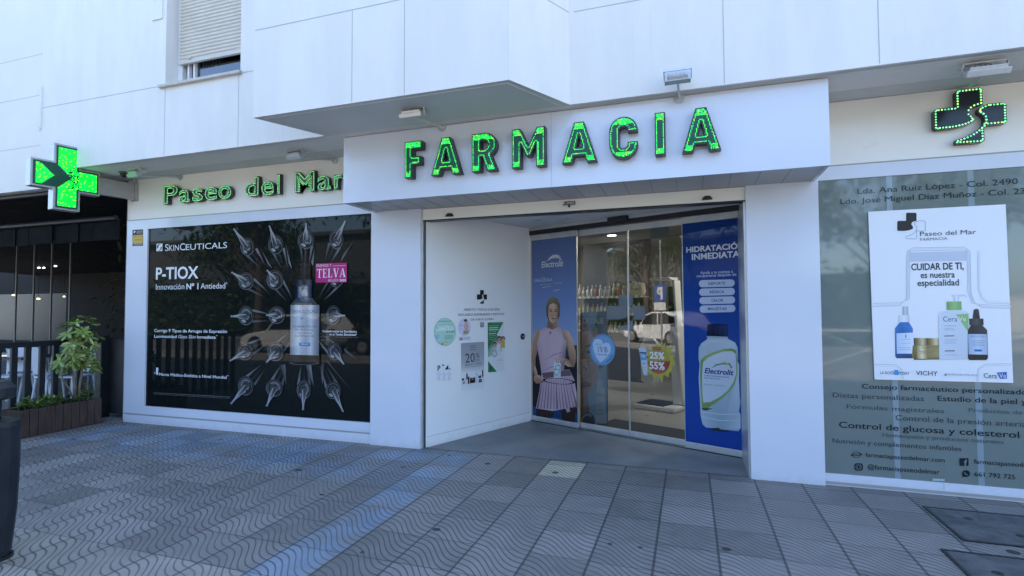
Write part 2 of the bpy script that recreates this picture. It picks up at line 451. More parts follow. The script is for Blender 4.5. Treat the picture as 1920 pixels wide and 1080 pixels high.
M_asph = mat('asphalt', (.13, .128, .122), .85, var=.2, vscale=3, bmp=.4, bscale=200)
M_conc = mat('concrete slabs', (.33, .32, .30), .8, var=.12, vscale=.7)

# ------------------------------------------------------------------ ground
def sheet(name, pts, z, m):
    mb = MB(); mb.poly([(x, y, z) for x, y in pts]); return tag(mb.build(name, m), kind='structure')
sheet('ground', [(-900, -900), (900, -900), (900, 900), (-900, 900)], -.16, M_conc)
mb = MB(); mb.box(-30, 30, -4.1, 13, -.15, 0); tag(mb.build('pavement', M_pave), kind='structure')
mb = MB(); mb.box(-60, 60, -4.25, -4.1, -.15, -.006); tag(mb.build('kerb', M_conc), kind='structure')
sheet('road', [(-60, -13.5), (60, -13.5), (60, -4.25), (-60, -4.25)], -.150, M_asph)
q = [(-2.80, 5.275), (.52, 5.275), (.60, 6.6), (-1.9, 7.5), (-2.79, 5.3)]
sheet('entrance_floor', [(-2.80, 5.285), (.50, 5.285), (.50, 6.3), (-2.05, 7.3)], .004, M_stone)
_a, _b = P1 - DD * 3.5 + SD * .02, P1 + DD * 4 + SD * .02
sheet('shop_floor', [(_a.x, _a.y), (_b.x, _b.y), (6, 12.2), (-6, 12.2)], .008, M_infloor)

# ------------------------------------------------------------------ the building
B = empty('pharmacy_building', 'white building with a chamfered bay over a glazed ground floor shopfront', 'building', (0, D, 0))
Y1 = 4.55; ZS = 3.34; ZT = 8.2
w = MB()
w.box(-8.02, -5.83, Y1, 5.0, ZS, ZT); w.box(-4.70, 14, Y1, 5.0, ZS, ZT)
w.box(-5.83, -4.70, Y1, 5.0, ZS, 4.19); w.box(-5.83, -4.70, Y1, 5.0, 6.35, ZT)
for a in ((-8.02, -5.90, 4.185, 4.193), (-4.68, -3.9, 4.165, 4.173), (-.93, 14, 4.165, 4.173)): w.box(a[0], a[1], Y1 - .0015, Y1 + .01, a[2], a[3], mi=1)
for x in (-5.828, -4.72): w.box(x - .003, x + .003, Y1 - .0015, Y1 + .01, ZS + .01, 4.185, mi=1)
for x in (.30, 1.375, 2.45): w.box(x - .003, x + .003, Y1 - .0015, Y1 + .01, ZS + .01, 4.165, mi=1)
w.build('upper_wall', [M_wall, M_joint], B)
w = MB(); w.box(-22, -8.02, 4.60, 5.05, 3.14, ZT)
for z in (3.72, 4.395, 4.95): w.box(-22, -8.10, 4.5985, 4.61, z, z + .006, mi=1)
w.build('side_wing_wall', [M_wallwarm, M_joint], B)
w = MB(); w.box(-22, 14, 5.02, 13, 3.62, ZT); w.build('upper_storeys', M_wallwarm, B)
# little raised plaster trims beside the joints
w = MB()
w.box(-8.035, -8.005, Y1 - .02, Y1, 3.92, 4.465); w.box(-8.13, -8.035, Y1 + .03, Y1 + .046, 4.44, 4.465); w.box(-8.13, -8.035, Y1 + .03, Y1 + .046, 3.92, 3.945); w.box(-8.13, -8.035, Y1 + .03, Y1 + .046, 4.03, 4.042)
w.build('wall_trim', M_wall, B); w = MB()
w.box(-5.905, -5.885, Y1 - .015, Y1, 5.0, 5.4); w.box(-6.05, -5.905, Y1 - .015, Y1, 5.0, 5.02); w.box(-6.05, -5.905, Y1 - .015, Y1, 5.26, 5.27)
w.build('wall_trim', M_wall, B)
# bay: a skewed box hanging over the pavement
bay = [(-3.86, 3.89), (-1.315, 3.89), (-.975, Y1), (-3.555, Y1)]
w = MB(); w.prism([(x, y, ZS) for x, y in bay], (0, 0, ZT - ZS))
for z in (4.168,):
    w.box(-3.845, -1.33, 3.8885, 3.90, z, z + .008, mi=1)
    a, b2 = Vector((-1.315, 3.89, z)), Vector((-.975, Y1, z)); d = (b2 - a).normalized(); nn = Vector((d.y, -d.x, 0))
    w.prism([a + nn * .0015, b2 + nn * .0015, b2 - nn * .01, a - nn * .01], (0, 0, .008), mi=1)
for x in (-2.77, -2.25): w.box(x - .003, x + .003, 3.8885, 3.90, ZS + .01, 4.168, mi=1)
w.build('bay', [M_wall, M_joint], B)
# soffits
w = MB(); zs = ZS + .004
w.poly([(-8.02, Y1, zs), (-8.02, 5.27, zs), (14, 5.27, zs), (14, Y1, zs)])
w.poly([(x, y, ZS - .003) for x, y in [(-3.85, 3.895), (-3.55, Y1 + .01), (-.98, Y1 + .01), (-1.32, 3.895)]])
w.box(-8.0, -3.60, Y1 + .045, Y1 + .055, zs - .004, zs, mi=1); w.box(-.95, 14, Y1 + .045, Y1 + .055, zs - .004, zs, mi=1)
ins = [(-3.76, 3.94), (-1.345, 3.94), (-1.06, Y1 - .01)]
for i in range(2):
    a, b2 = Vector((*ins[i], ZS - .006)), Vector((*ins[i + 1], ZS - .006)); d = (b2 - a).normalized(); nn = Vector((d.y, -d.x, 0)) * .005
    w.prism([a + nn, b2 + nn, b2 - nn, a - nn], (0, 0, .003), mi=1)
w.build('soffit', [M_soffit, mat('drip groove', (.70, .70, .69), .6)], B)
# upper window with a half lowered roller shutter
wf = MB(); yf = Y1 + .16
wf.box(-5.83, -5.76, yf, yf + .08, 4.19, 6.35); wf.box(-4.76, -4.70, yf, yf + .08, 4.19, 6.35); wf.box(-5.76, -4.76, yf, yf + .08, 4.19, 4.215)
wf.box(-5.60, -5.575, yf + .01, yf + .06, 4.215, 4.60); wf.box(-5.69, -5.665, yf + .01, yf + .06, 4.215, 4.60)
F_ = wf.build('window', M_pvc, B, bevel=.004)
p = MB(); p.box(-5.575, -4.76, yf + .05, yf + .06, 4.215, 6.3); p.build('pane', M_winglass, F_)
p = MB(); p.box(-5.76, -4.70, yf + .09, yf + .22, 4.2, 6.3); p.build('dark_room', M_dark, F_)
p = MB()
for k in range(6): p.tube([(-5.50 + .05 * k, yf + .075, 4.22), (-5.50 + .05 * k, yf + .078, 4.8)], .022, 6)
p.build('curtain', mat('net curtain', (.55, .54, .5), .8), F_, smooth=True)
p = MB(); nsl = 46
for k in range(nsl):
    z0 = 4.50 + k * .043
    p.poly([(-5.775, yf - .015, z0), (-4.715, yf - .015, z0), (-4.715, yf - .03, z0 + .012), (-5.775, yf - .03, z0 + .012)])
    p.poly([(-5.775, yf - .03, z0 + .012), (-4.715, yf - .03, z0 + .012), (-4.715, yf - .03, z0 + .03), (-5.775, yf - .03, z0 + .03)])
    p.poly([(-5.775, yf - .03, z0 + .03), (-4.715, yf - .03, z0 + .03), (-4.715, yf - .015, z0 + .043), (-5.775, yf - .015, z0 + .043)])
p.box(-5.775, -4.715, yf - .04, yf - .005, 4.48, 4.505)
for x in (-5.60, -4.80): p.box(x - .02, x + .02, yf - .055, yf - .03, 4.525, 4.54)
p.build('roller_shutter', M_shut, F_)
p = MB(); p.box(-5.90, -4.67, Y1 - .045, yf + .02, 4.155, 4.189); p.build('window_sill', M_sill, B, bevel=.005)

# ground floor shopfront, left part
w = MB()
w.box(-7.41, -3.457, D, D + .3, -.05, .105); w.box(-7.41, -3.457, D + .002, D + .3, .125, .236)
w.box(-7.41, -3.41, D, D + .3, 2.645, 2.772); w.box(-7.41, -7.02, D, D + .3, .236, 2.645)
w.prism([(-7.41, D, -.05), (-7.41, D + .3, -.05), (-7.50, D + .3, -.05), (-7.50, D + .055, -.05)], (0, 0, 3.39))
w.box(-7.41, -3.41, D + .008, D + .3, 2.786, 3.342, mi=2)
w.box(-7.41, -3.457, D + .006, D + .2, .105, .125, mi=1); w.box(-7.41, -3.41, D + .012, D + .2, 2.772, 2.786, mi=1)
w.build('shopfront_frame', [M_panel, M_trim, M_bounce], B)
w = MB()
w.box(1.093, 6, D, D + .3, -.08, .012); w.box(1.093, 6, D + .002, D + .3, .034, .10)
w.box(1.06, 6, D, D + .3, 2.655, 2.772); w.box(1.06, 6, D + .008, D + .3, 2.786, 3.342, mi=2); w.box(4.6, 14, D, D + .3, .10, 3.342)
w.box(1.093, 6, D - .006, D + .2, .012, .034, mi=1); w.box(1.06, 6, D + .012, D + .2, 2.772, 2.786, mi=1)
for x in (1.95, 3.3): w.box(x - .0015, x + .0015, D + .0005, D + .05, .036, .098, mi=1)
w.build('shopfront_frame', [M_panel, M_trim, M_bounce], B)
w = MB(); w.box(-7.01, -3.46, D + .06, D + .30, .24, 2.64)
w.build('window_backing', M_dark, B)
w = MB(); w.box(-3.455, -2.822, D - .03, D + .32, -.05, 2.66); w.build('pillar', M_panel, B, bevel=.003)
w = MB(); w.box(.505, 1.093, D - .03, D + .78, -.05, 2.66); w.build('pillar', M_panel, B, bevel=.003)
w = MB(); w.box(-2.822, -2.800, D - .004, D + .2, 0, 2.66); w.box(-2.800, -2.788, D + .03, D + .2, 0, 2.52, mi=1)
w.build('jamb', [M_alu, M_dark], B)
w = MB(); w.box(.488, .505, D + .01, D + .74, 0, 2.52); w.build('jamb', M_alu, B)
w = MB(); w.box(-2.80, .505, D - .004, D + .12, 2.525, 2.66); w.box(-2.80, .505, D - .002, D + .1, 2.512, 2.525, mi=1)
w.build('header', [M_bounce, M_dark], B)
w = MB(); pp = [SIDE.pt(0, -.02), SIDE.pt(1.85, -.02), SIDE.pt(1.85, 2.66), SIDE.pt(0, 2.66)]
w.prism(pp, SIDE.N * -.1); w.prism([SIDE.pt(.03, .0, .0), SIDE.pt(1.84, .0, 0), SIDE.pt(1.84, .115, 0), SIDE.pt(.03, .115, 0)], SIDE.N * .010)
w.prism([SIDE.pt(.03, .115, .0), SIDE.pt(1.84, .115, 0), SIDE.pt(1.84, .119, 0), SIDE.pt(.03, .119, 0)], SIDE.N * .004, mi=1)
w.build('entrance_side_wall', [M_lacq, M_joint], B)
w = MB(); a = P0 - SD * .05; c = P1 + DD * 3.2
w.poly([(a.x - .1, a.y, 2.635), (P1.x - .1, P1.y + .2, 2.635), (c.x, c.y + .1, 2.635), (1.0, D + .1, 2.635)])
for (x, y) in ((1010, 413), (1045, 404), (1060, 411), (1140, 396)):
    q = at_z(x, y, 2.635)
    w.lathe([(.055, -.004), (.05, -.004), (.05, .0)], Matrix.Translation(q), 16, mi=1)
w.build('entrance_ceiling', [mat('entrance ceiling paint', (.62, .63, .63), .45), M_alu], B)

# glass doors
def door_panel(s0, s1, off, name='door_panel'):
    r = MB()
    def bx(a0, a1, z0, z1, o0, o1): r.prism([DOOR.pt(a0, z0, o0), DOOR.pt(a1, z0, o0), DOOR.pt(a1, z1, o0), DOOR.pt(a0, z1, o0)], DOOR.N * (o1 - o0))
    bx(s0, s1, .012, .075, off - .015, off + .015); bx(s0, s1, 2.465, 2.537, off - .015, off + .015)
    bx(s0, s0 + .008, .075, 2.465, off - .008, off + .008); bx(s1 - .008, s1, .075, 2.465, off - .008, off + .008)
    o = r.build(name, M_alu, B, bevel=.002)
    g = MB(); g.poly([DOOR.pt(s0 + .008, .075, off), DOOR.pt(s1 - .008, .075, off), DOOR.pt(s1 - .008, 2.465, off), DOOR.pt(s0 + .008, 2.465, off)])
    g.build('pane', M_glass, o)
    return o
door_panel(.02, .775, 0); door_panel(.735, 1.475, -.05); door_panel(1.478, 2.19, -.05); door_panel(2.178, 2.90, 0)
w = MB()
def dbx(mb, a0, a1, z0, z1, o0, o1, mi=0): mb.prism([DOOR.pt(a0, z0, o0), DOOR.pt(a1, z0, o0), DOOR.pt(a1, z1, o0), DOOR.pt(a0, z1, o0)], DOOR.N * (o1 - o0), mi=mi)
dbx(w, 0, 2.93, 2.597, 2.634, -.1, .035); dbx(w, 0, 2.93, 2.538, 2.597, -.1, .03, mi=1)
w.build('door_track', [M_cansof, M_dark], B)
w = MB(); dbx(w, 0, 2.93, .0, .011, -.08, .03); w.build('floor_track', M_dark, B)

# interior shell
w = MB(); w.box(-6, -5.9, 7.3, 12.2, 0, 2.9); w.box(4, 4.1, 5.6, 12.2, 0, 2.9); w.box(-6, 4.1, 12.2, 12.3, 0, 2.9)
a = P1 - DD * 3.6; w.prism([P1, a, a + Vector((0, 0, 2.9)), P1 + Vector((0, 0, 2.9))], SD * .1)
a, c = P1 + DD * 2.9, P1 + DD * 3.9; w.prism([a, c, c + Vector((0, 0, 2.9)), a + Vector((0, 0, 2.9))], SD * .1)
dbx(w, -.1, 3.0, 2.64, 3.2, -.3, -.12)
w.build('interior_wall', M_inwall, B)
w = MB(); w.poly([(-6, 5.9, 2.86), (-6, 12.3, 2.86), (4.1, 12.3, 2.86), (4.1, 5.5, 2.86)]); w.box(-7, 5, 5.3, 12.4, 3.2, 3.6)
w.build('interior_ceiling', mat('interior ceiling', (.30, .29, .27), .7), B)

# ------------------------------------------------------------------ the sign canopy over the door
CA = empty('sign_canopy', 'white box canopy over the entrance that carries the green letters', 'canopy', (-1.17, 4.93, 2.647))
w = MB(); w.box(-3.41, 1.06, 4.654, 4.68, 2.642, 3.332); w.box(-3.41, -3.385, 4.68, D - .005, 2.642, 3.332); w.box(1.035, 1.06, 4.68, D - .005, 2.642, 3.332)
w.box(-1.172, -1.168, 4.6532, 4.66, 2.645, 3.33, mi=1); w.box(-3.385, 1.035, 4.68, D - .01, 3.30, 3.332)
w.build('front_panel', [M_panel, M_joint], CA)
w = MB(); w.poly([(-3.385, 4.68, 2.65), (-3.385, D + .1, 2.65), (1.035, D + .1, 2.65), (1.035, 4.68, 2.65)])
x = -3.2
while x < 1.0: w.box(x, x + .006, 4.70, D - .02, 2.6475, 2.652, mi=1); x += .222
w.box(-3.385, 1.035, D - .012, D - .004, 2.645, 2.652, mi=1)
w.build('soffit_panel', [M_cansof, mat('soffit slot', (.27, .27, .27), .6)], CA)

# ------------------------------------------------------------------ green LED letters
def lerp_poly(p, n=8): return p
def arc(cx, cy, rx, ry, a0, a1, n=12): return [(cx + rx * math.cos(math.radians(a0 + (a1 - a0) * i / n)), cy + ry * math.sin(math.radians(a0 + (a1 - a0) * i / n))) for i in range(n + 1)]
ST = .235
LET = {
 'F': (.54, [[(0, 0), (ST, 0), (ST, .36), (.50, .36), (.50, .585), (ST, .585), (ST, .775), (.54, .775), (.54, 1), (0, 1)]]),
 'A': (.84, [[(0, 0), (.24, 0), (.29, .17), (.55, .17), (.60, 0), (.84, 0), (.54, 1), (.30, 1)], [(.345, .37), (.495, .37), (.42, .68)]]),
 'R': (.66, [[(0, 0), (ST, 0), (ST, .38), (.28, .38), (.41, 0), (.67, 0), (.51, .42)] + arc(.36, .69, .30, .31, -50, 90, 12) + [(0, 1)], [(ST, .58)] + arc(.33, .69, .10, .11, -90, 90, 8) + [(ST, .80)]]),
 'M': (.84, [[(0, 0), (.225, 0), (.225, .60), (.37, .28), (.47, .28), (.615, .60), (.615, 0), (.84, 0), (.84, 1), (.63, 1), (.42, .55), (.21, 1), (0, 1)]]),
 'C': (.67, [arc(.335, .665, .335, .335, 0, 180, 16)[1:] + arc(.335, .335, .335, .335, 180, 360, 16) + [(.67, .385), (.435, .385), (.435, .335)] + arc(.335, .335, .10, .10, 0, -180, 8) + arc(.335, .665, .10, .10, 180, 0, 8) + [(.435, .63), (.67, .63)]]),
 'I': (ST, [[(0, 0), (ST, 0), (ST, 1), (0, 1)]]),
}
def inside(px, py, rings):
    c = np.zeros(px.shape, bool)
    for R in rings:
        n = len(R)
        for i in range(n):
            (x0, y0), (x1, y1) = R[i], R[(i + 1) % n]
            if y0 == y1: continue
            c ^= ((y0 > py) != (y1 > py)) & (px < (x1 - x0) * (py - y0) / (y1 - y0) + x0)
    return c
def segdist(px, py, segs):
    d = np.full(px.shape, 9.0)
    for (x0, y0), (x1, y1) in segs:
        dx, dy = x1 - x0, y1 - y0; L = dx * dx + dy * dy or 1e-9
        t = np.clip(((px - x0) * dx + (py - y0) * dy) / L, 0, 1)
        d = np.minimum(d, np.hypot(px - x0 - t * dx, py - y0 - t * dy))
    return d
def curve_mesh(rings, depth, M):
    """extruded outline with holes"""
    cu = bpy.data.curves.new('c', 'CURVE'); cu.dimensions = '2D'; cu.fill_mode = 'BOTH'; cu.extrude = depth / 2
    for R in rings:
        sp = cu.splines.new('POLY'); sp.points.add(len(R) - 1)
        for i, (x, y) in enumerate(R): sp.points[i].co = (x, y, 0, 1)
        sp.use_cyclic_u = True
    o = bpy.data.objects.new('c', cu); COL.objects.link(o); dg = bpy.context.evaluated_depsgraph_get(); dg.update()
    me = bpy.data.meshes.new_from_object(o.evaluated_get(dg)); bpy.data.objects.remove(o)
    me.transform(M @ Matrix.Translation((0, 0, depth / 2))); return me
def mesh_obj(name, me, m, parent):
    me.materials.clear(); me.materials.append(m); me.name = name
    o = bpy.data.objects.new(name, me); COL.objects.link(o); o.parent = parent
    me.transform(world_of(parent).inverted()); return o
def plane_matrix(O, U, N):
    U, N = Vector(U), Vector(N); V = N.cross(U)
    return Matrix(((U.x, V.x, N.x, O[0]), (U.y, V.y, N.y, O[1]), (U.z, V.z, N.z, O[2]), (0, 0, 0, 1)))
rng = np.random.default_rng(3)
def bulb_col():
    t = rng.random(); j = .8 + .5 * rng.random()
    return (.30 * j, 1.0 * j, .42 * j) if t < .6 else ((.55 * j, 1.05 * j, .20 * j) if t < .8 else (.10 * j, .95 * j, .35 * j))
def led_col(k=1.0):
    t = rng.random(); j = .75 + .5 * rng.random()
    if t < .16: return (.45 * j * k, 1.05 * j * k, .10 * j * k)
    if t < .34: return (.04 * k, .85 * j * k, .38 * j * k)
    return (.02 * k, .95 * j * k, .10 * j * k)
def led_mesh(pts, M, r, off, cols, n=6):
    mb = MB()
    for (x, y), c in zip(pts, cols):
        b = []
        for k in range(n):
            t = 2 * PI * k / n; b.append(tuple(M @ Vector((x + r * math.cos(t), y + r * math.sin(t), off))))
        top = [tuple(M @ Vector((x + r * .55 * math.cos(2 * PI * k / n), y + r * .55 * math.sin(2 * PI * k / n), off + r * .7))) for k in range(n)]
        mb.poly(top, c)
        for k in range(n): mb.poly([b[k], b[(k + 1) % n], top[(k + 1) % n], top[k]], c)
    return mb
ZB, ZH = 2.821, .360
word = [('F', -2.632, -2.445), ('A', -2.345, -2.030), ('R', -1.918, -1.672), ('M', -1.52, -1.205), ('A', -1.052, -.742), ('C', -.632, -.392), ('I', -.25, -.166), ('A', -.033, .268)]
ords = ['leading F of the sign over the entrance door', 'first A, beside the F of the sign over the entrance', 'R, the only one of the sign over the entrance', 'M between the R and second A over the entrance', 'middle A between the M and the C over the entrance', 'C, the only one of the sign over the entrance', 'narrow I between the C and the last A', 'last A beside the blank end of the canopy']
for (ch, xa, xb), od in zip(word, ords):
    wu, rings = LET[ch]; sx = (xb - xa) / wu
    R = [[(x * sx, y * ZH) for x, y in r] for r in rings]
    T = empty('channel_letter', 'green lit box letter ' + od, 'sign letter', (xa, 4.654, ZB), 'letters of the sign over the entrance')
    M = plane_matrix((xa, 4.64, ZB), (1, 0, 0), (0, -1, 0)); dp = .075
    mesh_obj('letter_body', curve_mesh(R, dp, M), M_letter, T)
    segs = [(r[i], r[(i + 1) % len(r)]) for r in R for i in range(len(r))]
    # face inset
    g = .0092
    gx, gy = np.meshgrid(np.arange(g / 2, xb - xa, g), np.arange(g / 2, ZH, g)); gx, gy = gx.ravel(), gy.ravel()
    ins_ = inside(gx, gy, R); d = segdist(gx, gy, segs)
    topf, botf = gy > ZH - .068, gy < .058
    keep = ins_ & (d > .013) & ((d < .013 + g * 1.05) | topf | botf)
    keep &= rng.random(len(gx)) > .05
    pts = list(zip(gx[keep], gy[keep]))
    led_mesh(pts, M, .0042, dp + .004, [led_col(1.1) for _ in pts], 5).build('led_dots', M_led, T)
    # dark green face sheet, a little proud of the box
    mb = MB(); st = .0092
    kk = ins_ & (d > .009); s2 = st / 2 * 1.02
    for x, y in zip(gx[kk], gy[kk]): mb.poly([tuple(M @ Vector((x + a * s2, y + b2 * s2, dp + .002))) for a, b2 in ((-1, -1), (1, -1), (1, 1), (-1, 1))])
    mb.build('letter_face', M_ledback, T)
# Paseo del Mar: bulb letters with two rows of LEDs
px_l = [('P', 35, 180), ('a', 190, 303), ('s', 322, 432), ('e', 447, 575), ('o', 583, 715), ('d', 850, 985), ('e', 1012, 1140), ('l', 1170, 1197), ('M', 1347, 1545), ('a', 1572, 1710), ('r', 1737, 1830)]
zp = zm(300, 300, .1875); PF = FAC.moved(.062)
lab = ['capital P that starts the name above the dark window', 'a right after the capital P above the dark window', 's, the only one of the name above the dark window', 'e between the s and the o', 'o, the only one of the name above the dark window', 'd, the only one of the name above the dark window', 'e between the d and the l', 'l, the plain upright of the name', 'capital M near the canopy edge', 'a right after the capital M', 'r half hidden by the canopy edge']
hcap = caph(.02)
for (ch, x0, x1), lb in zip(px_l, lab):
    a0 = PF.px(*zp(x0, 300))[0]; a1 = PF.px(*zp(x1, 300))[0]
    if ch == 'r': a1 = a0 + .16
    v, f, be = glyphs(ch, .028, 0, 4)
    sx = (a1 - a0) / (v[:, 0].max() - v[:, 0].min()); zb0 = 2.957; sy = .238 / hcap
    P_ = np.stack([(v[:, 0] - v[:, 0].min()) * sx, v[:, 1] * sy], 1)
    T = empty('bulb_letter', 'small green bulb letter ' + lb, 'sign letter', (a0, D, zb0), 'letters of the name beside the canopy')
    M = plane_matrix((a0, D - .004, zb0), (1, 0, 0), (0, -1, 0)); dp = .058
    mb = MB()
    for p in f:
        mb.poly([tuple(M @ Vector((*P_[i], dp))) for i in p]); mb.poly([tuple(M @ Vector((*P_[i], 0))) for i in p[::-1]])
    for i, j in be: mb.poly([tuple(M @ Vector((*P_[k], z))) for k, z in ((i, 0), (j, 0), (j, dp), (i, dp))])
    mb.build('letter_body', M_letter, T)
    g = .0066
    gx, gy = np.meshgrid(np.arange(P_[:, 0].min(), P_[:, 0].max(), g), np.arange(P_[:, 1].min(), P_[:, 1].max(), g)); gx, gy = gx.ravel(), gy.ravel()
    c = np.zeros(gx.shape, bool)
    for p in f:
        c |= inside(gx, gy, [[tuple(P_[i]) for i in p]])
    d = segdist(gx, gy, [(tuple(P_[i]), tuple(P_[j])) for i, j in be])
    cand = [(x, y) for x, y, k, q in zip(gx, gy, c, d) if k and .0068 < q < .0145]
    # thin out to bulbs 16 mm apart along the stroke edges
    keep = []
    for q in cand:
        if all((q[0] - k[0]) ** 2 + (q[1] - k[1]) ** 2 > .0165 ** 2 for k in keep): keep.append(q)
    led_mesh(keep, M, .0055, dp + .001, [bulb_col() for _ in keep], 6).build('led_bulbs', M_led, T)

# logo cross: an S shaped gap runs through it
def smooth(p, n=5):
    o = []
    for i in range(len(p) - 1):
        p0, p1, p2, p3 = p[max(i - 1, 0)], p[i], p[i + 1], p[min(i + 2, len(p) - 1)]
        for k in range(n):
            t = k / n
            o.append(tuple(.5 * (2 * p1[j] + (p2[j] - p0[j]) * t + (2 * p0[j] - 5 * p1[j] + 4 * p2[j] - p3[j]) * t * t + (3 * p1[j] - p0[j] - 3 * p2[j] + p3[j]) * t ** 3) for j in (0, 1)))
    return o + [p[-1]]
sA = smooth([(.36, .31), (.106, .247), (0, .106), (.09, -.02), (.106, -.157), (-.15, -.264), (-.49, -.31)])
sB = smooth([(.49, .31), (.27, .22), (.234, .09), (.36, -.03), (.385, -.16), (.33, -.31), (.02, -.53), (-.383, -.66)])
rc = .06
CROSS_A = [(-.36, .31), (-.36, .81 - rc), (-.36 + rc, .81), (.36 - rc, .81), (.36, .81 - rc)] + sA + [(-.97 + rc, -.31), (-.97, -.31 + rc), (-.97, .31 - rc), (-.97 + rc, .31)]
CROSS_B = sB + [(-.383, -.78), (.36 - rc, -.80), (.37, -.80 + rc), (.36, -.31), (.97 - rc, -.31), (.97, -.31 + rc), (.97, .31 - rc), (.97 - rc, .31)]
LC = empty('logo_cross_sign', 'dark cross sign split by an S curve and outlined in green bulbs', 'sign', (2.1, D, 3.08))
z6 = zm(1500, 80, .2962)
ca, cb = FAC.moved(.06).px(*z6(1075, 465)); ss_ = FAC.moved(.06).px(*z6(1310, 450))[0] - ca
for k, R in enumerate((CROSS_A, CROSS_B)):
    R = [(x * ss_ / .97, y * ss_ / .97 * 1.12) for x, y in R]; M = plane_matrix((ca, D - .004, cb), (1, 0, 0), (0, -1, 0))
    o = mesh_obj('cross_piece', curve_mesh([R], .055, M), mat('navy sign face', (.008, .011, .016), .2), LC)
    pts = []; L = 0; nx = 0
    n = len(R)
    cx = sum(p[0] for p in R) / n
    for i in range(n):
        a, b2 = Vector((*R[i], 0)), Vector((*R[(i + 1) % n], 0)); d = b2 - a; l = d.length
        if l < 1e-6: continue
        nrm = Vector((-d.y, d.x, 0)).normalized() * .012
        ar = sum(R[q][0] * R[(q + 1) % n][1] - R[(q + 1) % n][0] * R[q][1] for q in range(n))
        if ar < 0: nrm = -nrm
        while nx <= L + l:
            q = a + d * ((nx - L) / l) + nrm; pts.append((q.x, q.y)); nx += .0225
        L += l
    led_mesh(pts, M, .0072, .057, [bulb_col() for _ in pts], 6).build('led_bulbs', M_led, o)

# projecting LED cross at the corner
BR = Vector((-7.2, 5.25, 0)); aa = math.radians(10.1)
PN = Vector((math.cos(aa), -math.sin(aa), 0)); PU = -Vector((-math.sin(aa), -math.cos(aa), 0))    # PU runs towards the wall
CX = empty('pharmacy_cross', 'projecting green LED cross with a dark chevron on a grey bracket', 'sign', BR - PU * .8 + Vector((0, 0, 2.78)))
def cp(t, z, o=0): return BR - PU * t + Vector((0, 0, z)) + PN * o
cr = [(.665, 3.60), (.665, 3.33), (.45, 3.33), (.45, 3.02), (.665, 3.02), (.665, 2.78), (.942, 2.78), (.942, 3.03), (1.166, 3.03), (1.166, 3.37), (.942, 3.37), (.942, 3.60)]
w = MB(); w.prism([cp(t, z, -.13) for t, z in cr], PN * .13); w.build('cross_case', mat('silver case', (.42, .43, .44), .35, metal=.5, var=.05, vscale=9), CX, bevel=.004)
cx_, cz_ = .804, 3.19
def shrink(p, k):
    return [(t + (k if t < cx_ else -k), z - (k if z > cz_ else -k)) for t, z in p]
w = MB(); w.prism([cp(t, z, .001) for t, z in shrink(cr, .024)], PN * .006); w.build('cross_face', M_ledback, CX)
g = .0128; pts = []; cs = []
lit = shrink(cr, .042)
for i in range(-60, 61):
    for j in range(-60, 61):
        t, z = cx_ + i * g, cz_ + j * g
        if not inside(np.array([t]), np.array([z]), [lit])[0]: continue
        h = cx_ - t                                # 0 in the middle, + towards the wall
        dz = abs(z - cz_)
        # chevron pointing to the wall
        e = -dz * 1.05 + .05
        if e - .185 < h < e and h < .05: continue
        if .0 < h < .12 and dz < .14 and random.random() < .22: continue
        pts.append((t, z)); k = .8 + .35 * random.random(); r = random.random()
        cs.append((.35 * k, .95 * k, .02) if r < .10 else ((.0, .85 * k, .14 * k) if r < .35 else (.0, .92 * k, .04 * k)))
mb = MB()
for (t, z), c in zip(pts, cs):
    r = g * .46; mb.poly([cp(t + a * r, z + b2 * r, .0085) for a, b2 in ((1, -1), (-1, -1), (-1, 1), (1, 1))], c)
mb.build('led_dots', M_led, CX)
w = MB(); w.prism([cp(t, z, -.03) for t, z in ((.452, 3.055), (-.0, 3.055), (-.0, 3.275), (.452, 3.275))], PN * -.07)
w.prism([cp(t, z, -.015) for t, z in ((.03, 3.04), (-.02, 3.04), (-.02, 3.29), (.03, 3.29))], PN * -.10)
w.tube([cp(.02, 3.29, -.05), cp(.02, 3.36, -.05)], .022, 8)
w.build('bracket', M_steel, CX, bevel=.003)

# ------------------------------------------------------------------ floodlights and cameras
def floodlight(name, label, base, head, aim, size=(.20, .13, .045), arm_from_wall=True):
    T = empty('floodlight', label, 'floodlight', base, 'floodlights on the facade')
    w = MB(); b = Vector(base); h = Vector(head)
    w.tube([b, h], .011, 8); w.build('arm', M_alu, T)
    w = MB(); w.lathe([(.045, -.004), (.045, .004)], Matrix.Translation(b) @ Matrix.Rotation(PI / 2, 4, 'X'), 12); w.build('base_plate', M_alu, T)
    a = Vector(aim).normalized(); q = a.to_track_quat('-Z', 'Y').to_matrix().to_4x4(); H = Matrix.Translation(h) @ q
    sx, sy, sz = size; w = MB(); w.box(-sx / 2, sx / 2, -sy / 2, sy / 2, 0, sz, H); w.box(-sx / 2 + .02, sx / 2 - .02, -sy / 2 + .02, sy / 2 - .02, sz, sz + .02, H)
    for k in range(5): w.box(-sx / 2 + .03 + k * .03, -sx / 2 + .035 + k * .03, -sy / 2 + .02, sy / 2 - .02, sz + .02, sz + .03, H)
    w.build('housing', M_alu, T, bevel=.004)
    w = MB(); w.box(-sx / 2 + .012, sx / 2 - .012, -sy / 2 + .012, sy / 2 - .012, -.005, 0.001, H); w.build('lens', M_lens, T)
    w = MB()
    for s in (-1, 1): w.box(s * (sx / 2 + .004) - .003, s * (sx / 2 + .004) + .003, -.012, .012, -.0, .09, H)
    w.box(-sx / 2 - .006, sx / 2 + .006, -.012, .012, .085, .091, H); w.build('bracket', M_alu, T)
    return T
floodlight('f', 'floodlight under the eaves beside the dome camera', (-6.44, D, 3.315), (-6.60, 4.80, 3.24), (.05, .55, -.8))
